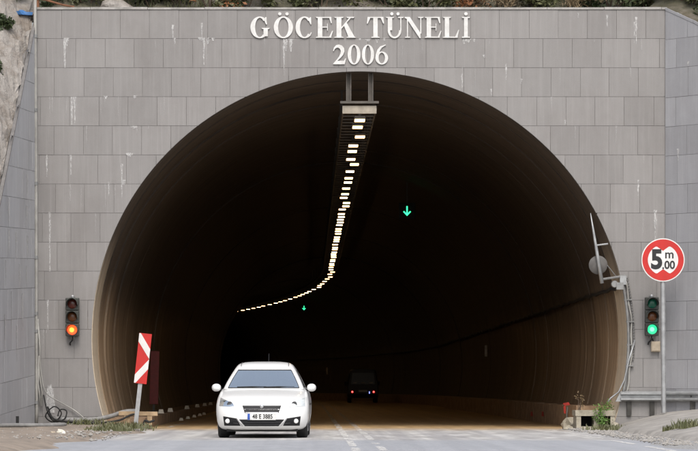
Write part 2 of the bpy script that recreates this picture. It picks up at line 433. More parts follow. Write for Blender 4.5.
# ------------------------------------------------------------------ hillside
def hn(x, y): return .28*math.sin(x*.9+y*.5)+.18*math.sin(x*2.3-y*1.7+1)+.12*math.sin(x*4.1+y*3.3)+.10*math.sin(x*7.7-y*6.1)
def left_top(y): return max(1.0, 8.80 + .93*min(0, y))
def right_top(u): return 9.13 - (0 if u < .08 else min(6.6, .52*(u-.08)**1.05*1.0))
rows = []
for y in [.32,.7,1.2,1.8,2.5,3.5,5,7,10,14,20,30,45,70]:
    rows.append([(XL-.3+(XR-XL+.6)*i/60, y, 8.82+.62*(y-.32)+hn(i*.3, y)*min(1, y*.5)) for i in range(61)])
struct(MB().grid(rows).build('hillside', 'hill', smooth=True))
rows = []
rj = random.Random(66)
for y in [-60,-40,-28,-20,-15,-12,-10]+[-9+.16*i for i in range(58)]+[.7,1.1,1.5,2.2,3,4.5,6,9,12,18,25,45,70]:
    r0 = []
    for i in range(54):
        d = .02+ (i/53)**2.2*45; x = XL-.045-d + min(0, max(y,-9))*.058
        z = left_top(y)+.015+(.30*d if d < .6 else .18) + (.62*y if y > 0 else 0) + d*1.05*(1 if d < 6 else 1) + hn(x*1.3, y)*min(1.0, d*1.5) - (max(0, d-6)*.55)
        if i and y > -9.5: x += rj.gauss(0, .03); z += rj.gauss(0, .05)+.10*math.sin(y*5.3+d*7)*math.sin(d*9+y*2)
        r0.append((x, y, z))
    rows.append(r0)
struct(MB().grid(rows).build('rock_slope', 'rock'))
rows = []
for u in [-.6]+[.3*i for i in range(30)]+[10,14,20,30,45]:
    r0 = []
    for i in range(26):
        v = .05+(i/25)**1.8*40
        x, y = XR+(u+v)/math.sqrt(2), (v-u)/math.sqrt(2)
        r0.append((x, y, right_top(max(u,0))-.01+.62*v+hn(x, y)*min(1, v*.8)*.6))
    rows.append(r0)
struct(MB().grid(rows).build('hillside', 'hill', smooth=True))

# ------------------------------------------------------------------ portal wall with its stone panels
portal = thing('portal_wall', 'grey stone clad tunnel portal wall with raised white lettering over the arch', 'portal wall')
def wall_with_hole(x0, x1, z0, z1, rad, y0, y1):
    """rectangular slab with the bore cut out, ring of quads between the hole and the rectangle"""
    m = MB(); n = 96; a0 = math.asin((ARZ-z0)/rad)
    th = [-a0 + (math.pi+2*a0)*i/n for i in range(n+1)]
    inner = [(ARX+rad*math.cos(t), ARZ+rad*math.sin(t)) for t in th]
    outer = []
    for t in th:
        c, s_ = math.cos(t), math.sin(t); k = 1e9
        if c > 1e-6: k = min(k, (x1-ARX)/c)
        if c < -1e-6: k = min(k, (x0-ARX)/c)
        if s_ > 1e-6: k = min(k, (z1-ARZ)/s_)
        outer.append((ARX+c*k, max(z0, ARZ+s_*k)))
    for y in (y0, y1):
        m.v += [(p[0], y, p[1]) for p in inner] + [(p[0], y, p[1]) for p in outer]
    N = n+1
    for i in range(n):
        m.f.append((i, i+1, N+i+1, N+i)); m.f.append((2*N+i+1, 2*N+i, 3*N+i, 3*N+i+1))
        m.f.append((i+1, i, 2*N+i, 2*N+i+1)); m.f.append((N+i, N+i+1, 3*N+i+1, 3*N+i))
    # corners of the rectangle
    b = len(m.v)
    for (cx_, cz_) in ((x0, z1), (x1, z1)):
        i = min(range(N), key=lambda q: (outer[q][0]-cx_)**2+(outer[q][1]-cz_)**2)
    return m
bk = wall_with_hole(XL+.01, XR-.01, -.1, ZT-.04, RAD+.125, -.022, .30)
bk.build('backing_wall', 'joint', portal)
# two corner fillers that the radial slab leaves open
JOFF = [26.6, 11.4, 19.5, 5.3, 18.9, 4.0, 20.5, 7.0, 22.0, 9.0, 23.5, 10.0, 24.0, 8.0, 20.0]
PJ = .0065
def clip_disc(x0, x1, z0, z1, rad):
    per = []
    N = 24
    cs = [(x0,z0),(x1,z0),(x1,z1),(x0,z1)]
    for a, b in zip(cs, cs[1:]+cs[:1]):
        for i in range(N): per.append((a[0]+(b[0]-a[0])*i/N, a[1]+(b[1]-a[1])*i/N))
    ins = [(p[0]-ARX)**2+(p[1]-ARZ)**2 < rad*rad for p in per]
    if not any(ins): return 'full'
    if all(ins): return None
    n = len(per)
    st = next(i for i in range(n) if not ins[i] and ins[i-1])
    per = per[st:]+per[:st]; ins = ins[st:]+ins[:st]
    keep = [p for p, q in zip(per, ins) if not q]
    if len(keep) < 3: return None
    # the outside run is contiguous for these panels
    k = next(i for i in range(n) if ins[i]) if any(ins) else n
    def cross(p, q):
        for _ in range(30):
            mm = ((p[0]+q[0])/2, (p[1]+q[1])/2)
            if (mm[0]-ARX)**2+(mm[1]-ARZ)**2 < rad*rad: q = mm
            else: p = mm
        return p
    out = per[:k]
    e1 = cross(per[k-1], per[k]); e0 = cross(per[0], per[-1])
    # drop collinear samples
    def corner(i):
        p = out[i]; return any(abs(p[0]-c_[0])+abs(p[1]-c_[1]) < 1e-7 for c_ in cs)
    poly = [e0]+[out[i] for i in range(len(out)) if corner(i)]+[e1]
    t1, t0 = math.atan2(e1[1]-ARZ, e1[0]-ARX), math.atan2(e0[1]-ARZ, e0[0]-ARX)
    d = (t0-t1+math.pi) % (2*math.pi) - math.pi
    for i in range(1, 6):
        t = t1+d*i/6; poly.append((ARX+rad*math.cos(t), ARZ+rad*math.sin(t)))
    ar = abs(sum(p[0]*q[1]-q[0]*p[1] for p, q in zip(poly, poly[1:]+poly[:1])))/2
    return poly if ar > .0004 else None
rnd = random.Random(21)
full_mesh = {}
def full_panel(wd, ht):
    key = (round(wd, 3), round(ht, 3))
    if key not in full_mesh:
        full_mesh[key] = MB().box(-wd/2, wd/2, 0, .034, -ht/2, ht/2).mesh('panel')
    return full_mesh[key]
zt = ZT-.035
for r_ in range(15):
    z1 = zt-r_*ROW; z0 = max(z1-ROW, .02)
    if z1 < .1: break
    x = px(35)+JOFF[r_]/46 - .632*2
    js = [XL]
    while x < XR:
        if x > XL+.09 and x < XR-.09: js.append(x+rnd.choice((0, 0, 0, .006, -.008)))
        x += .6345
    js.append(XR)
    for a, b in zip(js, js[1:]):
        a_, b_, z0_, z1_ = a+PJ/2, b-PJ/2, z0+PJ/2, z1-PJ/2
        pl = clip_disc(a_, b_, z0_, z1_, RAD+.012)
        if pl is None: continue
        yo = -.034+rnd.uniform(-.003, .003)
        if pl == 'full':
            o = obj('panel', full_panel(b_-a_, z1_-z0_), 'panel', portal); o.location = ((a_+b_)/2, yo, (z0_+z1_)/2)
            o.rotation_euler = (rnd.uniform(-.003,.003), rnd.uniform(-.003,.003), rnd.uniform(-.004,.004))
        else:
            o = MB().poly_prism(pl, yo, yo+.033).build('panel', 'panel', portal)
# coping stones along the top
x = XL-.03; cm = None
while x < XR+.02:
    L = min(1.24, XR+.03-x)
    o = MB().box(x+.004, x+L-.004, -.055, .34, ZT-.034, ZT+.012+rnd.uniform(-.006,.006)).build('coping_stone', 'coping', portal); x += L

# lime streaks and smears on the cladding
def streak(parent, x, ztop, ln, wd, y, seed, mat='lime', horiz=False):
    rr = random.Random(seed); m = MB(); n = 9; L, Rr = [], []
    for i in range(n+1):
        t = i/n; wv = wd*(1-.75*t)*rr.uniform(.45, 1.15)/2+.003; c = x+rr.uniform(-.005, .005)
        L.append((c-wv, y, ztop-ln*t)); Rr.append((c+wv*rr.uniform(.6, 1.2), y, ztop-ln*t))
    m.grid([[a, b] for a, b in zip(L, Rr)]); return m.build('lime_streak', mat, parent)
SK = [(65,38,30,3.5),(67,38,8,5),(72,97,28,3),(75,97,26,3),(173,25,14,2.4),(175,38,6,1.6),(202,23,18,2),(204,38,27,3),(208,38,6,3.5),(213,38,3,4),(201,37.5,3,8),
      (122,164,34,2.2),(124,180,5,4),(47,155,22,2.4),(50,212,60,2.6),(71,155,20,1.6),(109,182,14,2),(284,39,26,3),(286,39,12,4),(291,39,13,4.6),(284,52,24,1.2),
      (464,39,5,5),(468,39,4,6),(474,39,3,4),(607,15,12,1.8),(636,17,27,2.4),(634,22,22,1.2),(506,64,16,2),(484,55,3,3),(521,79,5,1.8),(491,89,7,2),(360,38.5,2,4),(368,39,2.5,6),(377,39,4,4),(384,38,3,3),
      (578,13,5,1.4),(462,74,14,1.8),(565,120,5,2),(638,180,16,2.4),(130,153,4,9),(134,126,3,8),(665,330,30,2),(48,300,30,2),(106,96,3,5),(135,95.5,3,5),(655,210,40,3)]
for i, (x, y, l, wd) in enumerate(SK):
    streak(portal, px(x), pz(y), l/46, wd/46, -.0405-.0007*(i % 5), 100+i)
rq = random.Random(404); cnt = 0
while cnt < 46:
    x, r0 = rq.uniform(XL+.15, XR-.15), rq.randrange(1, 13); z = zt-r0*ROW; l = rq.uniform(.08, .5)
    if (x-ARX)**2+(z-l-ARZ)**2 < (RAD+.2)**2 or (x-ARX)**2+(z-ARZ)**2 < (RAD+.2)**2 or z-l < .3: continue
    streak(portal, x, z, l, rq.uniform(.012, .035), -.0402-.0003*(cnt % 7), 700+cnt, 'lime_faint'); cnt += 1
# painted patch near the left corner
pp = [(46.2,413),(45.6,404),(46.4,396),(46.8,390),(48.4,385),(49.6,387),(51,384),(52.2,387),(53.8,389),(54,397),(55,405),(54.2,413)]
MB().poly_prism([(px(a)+.01*math.sin(b*3), pz(b)) for a, b in pp], -.0450, -.041).build('paint_patch', 'lime', portal)

# ---- raised serif letters
def E_(a, b, cx, cz, t0, t1, n=28, hx=0, hz=0):
    """stroke between outer ellipse (a,b) and inner ellipse (a-hx, b-hz)"""
    o = [(cx+a*math.cos(R(t0+(t1-t0)*i/n)), cz+b*math.sin(R(t0+(t1-t0)*i/n))) for i in range(n+1)]
    q = [(cx+(a-hx)*math.cos(R(t0+(t1-t0)*i/n)), cz+(b-hz)*math.sin(R(t0+(t1-t0)*i/n))) for i in range(n+1)]
    return ('ring', o, q)
def rc(x0, z0, x1, z1): return [(x0,z0),(x1,z0),(x1,z1),(x0,z1)]
def serif(x0, x1, z, up): s_ = .05 if up else -.05; return [(x0,z),(x1,z),(x1-.05,z+s_),(x0+.05,z+s_)]
def stemv(x0, x1): return [rc(x0,.045,x1,.955), serif(x0-.12,x1+.12,0,True), serif(x0-.12,x1+.12,1,False)]
def dots(xs): return [E_(.085,.075,x,1.15,0,360,20,.084,.074) for x in xs]
GL = {
 'C': [E_(.50,.52,.50,.50,42,318,36,.25,.06), [(.80,.99),(.86,.99),(.88,.64),(.83,.64),(.74,.82)], [(.85,.14),(.90,.24),(.87,.27),(.80,.18)]],
 'G': [E_(.48,.52,.48,.50,42,312,36,.24,.06), [(.76,.99),(.82,.99),(.85,.64),(.80,.64),(.71,.82)], rc(.67,.07,.89,.42), [(.56,.47),(1.0,.47),(.94,.42),(.62,.42)]],
 'O': [E_(.50,.52,.50,.50,0,360,48,.23,.055)]+dots((.31,.69)),
 'E': stemv(.13,.39)+[rc(.39,.952,.90,1.0),[(.90,1.0),(.93,.70),(.88,.70),(.78,.952)],rc(.39,.487,.66,.535),[(.66,.68),(.70,.68),(.70,.34),(.66,.34)],rc(.39,0,.90,.048),[(.88,0),(1.0,.33),(.95,.33),(.78,.048)]],
 'K': stemv(.12,.36)+[[(.36,.42),(.36,.50),(.74,.955),(.82,.955)],[(.47,.62),(.62,.72),(1.0,.045),(.70,.045)],serif(.60,1.06,0,True),serif(.60,1.0,1,False)],
 'T': [rc(.37,.045,.63,.952),serif(.24,.76,0,True),rc(.04,.952,.96,1.0),[(.04,1.0),(.0,.68),(.05,.68),(.20,.952)],[(.96,1.0),(1.0,.68),(.95,.68),(.80,.952)]],
 'U': [rc(.12,.36,.36,.955),rc(.80,.36,.86,.955),E_(.37,.385,.49,.36,180,360,24,.13,.075),serif(0,.48,1,False),serif(.66,1.0,1,False)]+dots((.34,.68)),
 'N': [rc(.10,.045,.16,.93),serif(-.02,.30,0,True),[(-.02,1.0),(.26,1.0),(.86,.22),(.86,-.02),(.80,-.02),(.10,.90),(-.02,.955)],rc(.84,.20,.90,.955),serif(.70,1.04,1,False)],
 'L': stemv(.13,.40)+[rc(.40,0,.92,.048),[(.90,0),(1.0,.38),(.95,.38),(.76,.048)]],
 'I': [rc(.30,.045,.70,.955),serif(.06,.94,0,True),serif(.06,.94,1,False)]+[E_(.18,.08,.5,1.15,0,360,20,.178,.079)],
 '0': [E_(.50,.51,.50,.50,0,360,44,.27,.05)],
 '6': [E_(.50,.33,.50,.32,0,360,40,.25,.055), ('ring', [(.0,.32),(.03,.52),(.15,.74),(.38,.92),(.80,1.01)], [(.25,.32),(.28,.55),(.36,.72),(.52,.86),(.82,.975)])],
 '2': [('ring', [(.03,.68),(.10,.86),(.26,.98),(.46,1.01),(.70,.96),(.86,.82),(.88,.66),(.78,.48),(.58,.32),(.34,.17)], [(.09,.68),(.17,.79),(.30,.85),(.42,.85),(.55,.79),(.61,.68),(.59,.55),(.49,.41),(.32,.25),(.04,.03)]), [(.04,0),(.90,0),(1.0,.30),(.94,.30),(.85,.18),(.30,.17),(.04,.03)]],
}
def letter(ch, x0, x1, zb, zt_, idx):
    m = MB(); wd, ht = x1-x0, zt_-zb; k = 0
    for st in GL[ch]:
        y0 = -.066-.0006*k; k += 1
        T = lambda p: (x0+p[0]*wd, zb+p[1]*ht)
        if isinstance(st, tuple):
            o, q = [T(p) for p in st[1]], [T(p) for p in st[2]]
            for i in range(len(o)-1):
                b = len(m.v); ps = [o[i], o[i+1], q[i+1], q[i]]
                m.v += [(p[0], y0, p[1]) for p in ps]+[(p[0], -.037, p[1]) for p in ps]
                m.f += [(b,b+1,b+2,b+3),(b,b+4,b+5,b+1),(b+2,b+6,b+7,b+3)]
                if i == 0: m.f.append((b,b+3,b+7,b+4))
                if i == len(o)-2: m.f.append((b+1,b+5,b+6,b+2))
        else: m.poly_prism([T(p) for p in st], y0, -.037)
    o = m.build('letter', 'letter', portal, fix=True); o['label'] = 'raised white stone letter %s of the tunnel name' % {'O':'O with two dots','U':'U with two dots','I':'I with a dot'}.get(ch, ch) if not ch.isdigit() else 'raised white stone digit %s of the year' % ch
    return o
s_ = 1
for i, (ch, a, b) in enumerate([('G',250.5,270),('O',273.8,293),('C',295.5,313.5),('E',315.5,333),('K',334,354.5),('T',366.8,384),('U',385.5,403.8),('N',405,423),('E',424.3,441.3),('L',442.5,459),('I',461,470.5)]):
    letter(ch, px(a), px(b), pz(38), pz(17.2), i)
for ch, a, b in [('2',332.6,346),('0',347.6,360.4),('0',361.8,374),('6',375.4,388)]: letter(ch, px(a), px(b), pz(64.5), pz(45), 0)

# ------------------------------------------------------------------ wing walls
def wing(label, org, d, length, topfn, zdrop, z_base, mat, nrm, seed, offs):
    """panelled wall starting at org, running along unit direction d; nrm points to the road side"""
    t = thing('wing_wall', label, 'wing wall', (org[0], org[1], 0))
    ang = math.atan2(d[1], d[0]); t.rotation_euler = (0, 0, ang)
    sgn = 1 if (-d[1]*nrm[0]+d[0]*nrm[1]) > 0 else -1      # side of local y that faces the road
    rr = random.Random(seed)
    # backing slab
    us = [length*i/24 for i in range(25)]
    pts = [(0, -.1)]+[(length, -.1)]+[(u, topfn(u)-.03) for u in reversed(us)]
    MB().poly_prism(pts, sgn*.022, (.25 if sgn < 0 else -.25)).build('backing_wall', 'joint', t)
    r_ = 0
    zt0 = topfn(0)-.035
    while True:
        z1 = zt0-r_*ROW; z0 = z1-ROW
        if z1 < z_base: break
        u = offs[r_ % len(offs)]-.635; js = [0.0]
        while u < length:
            if u > .06 and u < length-.06: js.append(u)
            u += .635
        js.append(length)
        for a, b in zip(js, js[1:]):
            a_, b_ = a+PJ/2, b-PJ/2
            sl = zdrop
            q = [(a_, max(.0, z0+PJ/2-sl*a_)), (b_, max(.0, z0+PJ/2-sl*b_)), (b_, z1-PJ/2-sl*b_), (a_, z1-PJ/2-sl*a_)]
            # clip by the sloping top
            ta, tb = topfn(a_)-.035, topfn(b_)-.035
            if ta <= q[0][1]+.02: continue
            top = []
            if q[2][1] > tb or q[3][1] > ta:
                top = [(b_, max(q[1][1], min(q[2][1], tb)))]
                for j in range(1, 6):
                    uu = b_+(a_-b_)*j/6; top.append((uu, max(z0+PJ/2-sl*uu, min(z1-PJ/2-sl*uu, topfn(uu)-.035))))
                top.append((a_, min(q[3][1], ta)))
            else: top = [q[2], q[3]]
            pl = [q[0], q[1]]+top
            pl2 = [pl[0]]
            for p in pl[1:]:
                if abs(p[0]-pl2[-1][0])+abs(p[1]-pl2[-1][1]) > .004: pl2.append(p)
            if len(pl2) < 3: continue
            yo = .034+rr.uniform(-.003, .003)
            MB().poly_prism(pl2, sgn*(yo-.033), sgn*yo).build('panel', mat, t)
        r_ += 1
    # coping following the sloping top
    for a, b in zip(us[::2], us[2::2]):
        MB().poly_prism([(a+.003, topfn(a)-.025), (b-.003, topfn(b)-.025), (b-.003, topfn(b)+.03), (a+.003, topfn(a)+.03)], -.03*(1 if sgn > 0 else -1), .040*(1 if sgn > 0 else -1)).build('coping_stone', 'joint' if zdrop else mat, t)
    return t, sgn
ld = Vector((-.058, -1)).normalized()
wl, sl = wing('grey panelled wing wall with steep sloping top at the left of the portal', (XL-.02, -.03), ld, 9.0,
          lambda u: max(1.0, 8.80-.93*u), .043, .1, 'panel_left', (1, 0), 31, [.5, .2, .55, .15, .42])
rd = Vector((1, -1)).normalized()
wr, sr = wing('grey panelled wing wall splayed to the right of the portal behind the height sign', (XR+.01, -.045), rd, 9.0,
          lambda u: right_top(u), .0, .3, 'panel_cool', (-1, -1), 32, [.60, .30, .62, .28, .58, .33])
for i, (u, z, l, wd) in enumerate([(1.1,5.45,.62,.5),(3.6,4.8,.55,.45),(1.2,4.78,.6,.4),(3.5,4.15,.6,.4),(2.6,4.15,.6,.4),(1.1,4.15,.6,.5),(3.8,3.5,.6,.5),(2.2,3.5,.55,.4),(1.3,3.5,.5,.4),(3.2,2.9,.9,.3),(1.8,2.9,.8,.3),(4.0,2.4,1.0,.3),(2.5,2.2,.9,.3)]):
    rr = random.Random(i); m = MB()
    for j in range(3):
        uu = u+rr.uniform(-.3,.3)*wd; ln = l*rr.uniform(.5, 1); ws = .17*rr.uniform(.4, 1)
        rows = []
        for q in range(8):
            t = q/7; ww = ws*(1-.6*t)*rr.uniform(.5, 1.1); rows.append([(uu-ww/2, sl*.0405, z-ln*t), (uu+ww/2, sl*.0405, z-ln*t)])
        m.grid(rows)
    m.build('lime_streak', 'lime', wl)
for i, (u, z, l) in enumerate([(.62,pz(64),.1),(.35,pz(150),.3)]):
    MB().grid([[(u-.03*(1-q/5), sr*.0405, z-l*q/5),(u+.03*(1-q/6), sr*.0405, z-l*q/5)] for q in range(6)]).build('lime_streak', 'lime', wr)

# ------------------------------------------------------------------ tunnel lining, ring by ring
lin = thing('tunnel_lining', 'sooty concrete lining of the tunnel bore with painted depth shade and brown lower walls', 'tunnel lining')
rnd = random.Random(77)
yb = -.002
lens = [.42, .55, .8, 1.0, 1.1, 1.4, 1.6, 2, 2.2, 2.6, 3, 3.5, 4, 5, 6]
i = 0
while yb < 330:
    L = lens[i] if i < len(lens) else 10.0
    rad = RAD + (0 if i == 0 else rnd.uniform(-.004, .035)); ox, oz = rnd.uniform(-.008,.008)*(i > 0), rnd.uniform(-.008,.008)*(i > 0)
    n = 72; a0 = R(22); m = MB(); rows = []
    ysr = [yb, yb+L-.02] if yb < 70 else [yb+(L-.02)*q/3 for q in range(4)]
    rows = []
    for rr_, seqy in ((rad, ysr), (rad+.115, ysr[::-1])):
        for y in seqy:
            rows.append([(cxl(y)+ox+rr_*math.cos(-a0+(math.pi+2*a0)*q/n), y, ARZ+oz+rr_*math.sin(-a0+(math.pi+2*a0)*q/n)) for q in range(n+1)])
    rows.append(rows[0]); m.grid(rows)
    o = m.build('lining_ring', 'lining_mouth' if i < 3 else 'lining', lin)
    yb += L-.008 if yb > 6 else L; i += 1
y = 329.0
MB().lathe([(RAD+.3, 0), (RAD+.3, .3)], 40, 'y', (cxl(y), y, ARZ)).build('light_seal_cap', 'lining', lin)  # unseen cap added to keep sky light out of the far end

# cable along the right wall and at the mouth
def wall_pt(z, y, inset=.05, side=1):
    return (cxl(y)+side*(math.sqrt((RAD)**2-(z-ARZ)**2)-inset), y, z)
rnd = random.Random(5)
tag(MB().tube([wall_pt(3.12-.05*math.sin(y*1.7)**2, y, .055) for y in seq(.1, 190, .8)], .038, 6).build('wall_cable', 'rubber'), 'thick black cable strung along the right inner wall of the bore', 'cable')

# ------------------------------------------------------------------ lamp tray and lamps
tray = thing('cable_tray', 'dusty ladder tray hanging from the crown of the bore', 'cable tray', (0, 0, 0))
TZ = 7.02
for sgn in (-1, 1):
    rows = []
    for y in seq(.25, 180, 3):
        c = cxl(y); rows.append([(c+sgn*.36, y, TZ), (c+sgn*.36+.03, y, TZ), (c+sgn*.36+.03, y, TZ+.12), (c+sgn*.36, y, TZ+.12)])
    MB().grid(rows, close=True).build('rail', 'tray', tray)
rung = MB().box(-.36, .36, -.04, .04, TZ, TZ+.03).mesh('rung')
for y in seq(.8, 90, .75):
    o = obj('rung', rung, 'tray', tray); o.location = (cxl(y), y, 0)
hm = MB().box(-.02, .02, -.02, .02, TZ+.125, 7.74).mesh('hanger')
for y in seq(3.5, 100, 3.0):
    for hx in (-.345, .375): o = obj('hanger', hm, 'dark_steel', tray); o.location = (cxl(y)+hx, y, 0)
MB().box(-.37, .37, .16, .22, 6.885, 7.055).build('end_plate', 'tray_end', tray)
MB().box(-.42, .42, .10, .17, 7.10, 7.15).build('cross_bar', 'tray', tray)
for xc in (-.235, .245):
    p = MB(); p.box(xc-.055, xc-.035, .13, .21, 7.12, 7.79); p.box(xc+.035, xc+.055, .13, .21, 7.12, 7.79); p.box(xc-.035, xc+.035, .20, .215, 7.12, 7.79)
    p.build('post', 'tray', tray)
ORD_ = ['first', 'second', 'third', 'fourth', 'fifth', 'sixth']
GL_ = 'lamps along the crown of the bore'
lt = thing('tunnel_lamp', 'small lit warm white lamp in the row under the crown of the bore', 'lamp', group=GL_)
hb = MB(); hb.box(-.125, .125, -.26, .26, 0, .06); hb.box(-.04, .04, -.05, .05, .06, TZ-6.84); bevel(hb.build('housing', 'tray', lt), .015)
MB().box(-.11, .11, -.22, .22, -.022, -.003).build('diffuser', 'lamp', lt)
rnd = random.Random(9)
first = True
y = .95; k = 0
while y < 172:
    o = lt if first else copy_tree(lt); first = False
    if k < 6: o['label'] = 'lit warm white lamp under the crown of the bore, %s from the end plate' % ORD_[k]
    else: o['label'] = 'small lit warm white lamp in the row receding under the crown of the bore'
    off = rnd.choice((0, 0, 0, .02, -.02, .10))
    o.location = (cxl(y)+off, y, 6.82)
    o.rotation_euler = (0, 0, -math.atan(.0025*max(0, y-80))*-1)
    y += 1.6 + (.8 if rnd.random() < .25 else 0) + (1.1 if y > 75 else 0); k += 1

# lane signals
def lane_signal(label, x, y, z):
    t = thing('lane_signal', label, 'lane signal', (x, y, z))
    bevel(MB().box(-.26, .26, 0, .14, -.26, .26).build('housing', 'rubber', t), .02)
    a = MB(); a.box(-.022, .022, -.012, -.002, -.10, .15)
    a.poly_prism([(0,-.16),(.125,-.03),(.095,.0),(0,-.095),(-.095,.0),(-.125,-.03)], -.013, -.002)
    a.build('arrow', 'arrow', t)
    hz = ARZ+math.sqrt(max(.1, RAD**2-(x-cxl(y))**2))
    MB().box(-.02, .02, .05, .09, .26, hz-z+.03).build('hanger', 'dark_steel', t)
    return t
lane_signal('nearer lit green down arrow lane signal, right of the lamp row', px(407, 31.6), 27.3, pz(211, 31.6))
lane_signal('tiny distant lit green down arrow lane signal near the bend', px(304, 14.3), 133.0, pz(308, 14.3))

# small pale reflectors far inside
for lab, x, y, sc in (('faint pale delineator in the depth, right of the dark van', 418, 364, 17.0), ('faint pale delineator on the right wall inside the bore', 486, 351, 26.0), ('faint pale delineator in the depth, left of the dark van', 327, 371, 15.5)):
    D = FPX/sc; yy = D-DC; t = thing('delineator', lab, 'delineator', (px(x, sc), yy, pz(y, sc)))
    bevel(MB().box(-.05, .05, 0, .03, -.22, .22).build('face', 'van_strip', t), .01)
    wx = cxl(yy)+ (1 if x > 340 else -1)*math.sqrt(RAD**2-(pz(y,sc)-ARZ)**2)
    MB().tube([(0, .04, 0), (wx-px(x, sc), .04, 0)], .015, 6).build('bracket', 'dark_steel', t)

# kerb reflectors on the left and studs on the road
ORD = ['first', 'second', 'third', 'fourth', 'fifth', 'sixth']
m1 = MB(); m1.poly_prism([(-.075,0),(.075,0),(.05,.10),(-.05,.10)], 0, .05); m1 = m1.mesh('kerb_reflector')
for i, s_ in enumerate((40, 37.5, 33, 30.2, 28.2, 26.6)):
    yy = FPX/s_-DC; o = obj('kerb_reflector', m1, 'reflector'); o.location = (-4.80, yy, .262)
    tag(o, 'small white reflector block on top of the left kerb, %s from the mouth' % ORD[i], 'reflector', 'reflector blocks on the left kerb')
m2 = MB(); m2.poly_prism([(-.06,0),(.06,0),(.04,.075),(-.04,.075)], 0, .10); m2 = m2.mesh('road_stud')
for i, s_ in enumerate((36.5, 34.6, 32.8, 31.2, 30)):
    yy = FPX/s_-DC; o = obj('road_stud', m2, 'reflector'); o.location = (-4.60, yy, 0.003)
    tag(o, 'small white reflective stud at the foot of the left kerb, %s from the mouth' % ORD[i], 'stud', 'studs at the foot of the left kerb')
# red marks sprayed on the right kerb
k = FPX/42-DC
for x, y, w_, h_ in ((532, 414, .07, .12), (543, 414, .06, .12)):
    s_ = (x-VX)/(4.92-CX); yy = FPX/s_-DC
    o = MB().poly_prism([(-.0,-.0),(0,0.001),(0,.0)], 0, .001) if False else None
    mk = MB(); mk.grid([[(4.913, yy-w_*6, .90-(y-VY)/s_-h_/2), (4.912, yy+w_*6, .90-(y-VY)/s_-h_/2)], [(4.913, yy-w_*3, .90-(y-VY)/s_+h_/2), (4.912, yy+w_*4, .90-(y-VY)/s_+h_/2)]])
    struct(mk.build('painted_mark', 'red_paint'))

# red bent marker on the end of the right kerb
t = thing('marker_post', 'small bent red marker at the near end of the right kerb', 'marker', (px(560, 43), FPX/43-DC, 0))
t.location.x += .06
MB().tube([(.10,0,.0),(.10,0,.30),(.12,0,.46)], .016, 6).build('post', 'galv_dull', t)
m = MB(); m.poly_prism([(.0,.54),(.14,.57),(.19,.48),(.17,.42),(.12,.50),(.05,.48)], -.025, -.005); m.build('flag', 'red_paint', t)
m = MB(); m.poly_prism([(.03,.31),(.075,.30),(.07,.48),(.02,.48)], -.025, -.006); m.build('strip', 'red_paint', t)

# ------------------------------------------------------------------ drain box, right
t = thing('drain_box', 'low concrete drain box with two square openings at the right kerb end', 'drain box', (4.60, -.95, 0))
b = MB(); b.box(0, .86, -.02, .75, .30, .42); b.build('lid', 'box_conc', t)
b = MB(); b.box(.02, .12, 0, .7, -.02, .298); b.build('side_wall', 'box_conc', t)
b = MB(); b.box(.40, .50, 0, .7, -.02, .298); b.build('middle_wall', 'box_conc', t)
b = MB(); b.box(.75, .84, 0, .7, -.02, .298); b.build('side_wall', 'box_conc', t)
b = MB(); b.box(.122, .398, .01, .06, -.02, .075); b.box(.502, .748, .01, .06, -.02, .075); b.build('sill', 'box_conc', t)
b = MB(); b.box(.10, .77, .60, .69, -.02, .297); b.build('back_wall', 'rubber', t)
for i, (x, y, z, r_) in enumerate([(4.45,-1.0,.02,.11),(5.42,-1.2,.1,.10),(4.62,.3,.1,.22),(5.2,-1.35,.05,.07)]):
    rr = random.Random(i+40); bm = bmesh.new(); bmesh.ops.create_icosphere(bm, subdivisions=2, radius=r_)
    for v in bm.verts: v.co *= rr.uniform(.75, 1.2); v.co.z *= .75
    me = bpy.data.meshes.new('stone'); bm.to_mesh(me); bm.free(); o = obj('stone', me, 'box_conc'); o.location = (x, y, z)
    tag(o, ['rounded pale stone left of the drain box', 'pale stone right of the drain box', 'large pale stone behind the drain box by the kerb end', 'small pale stone in front of the drain box'][i], 'stone')

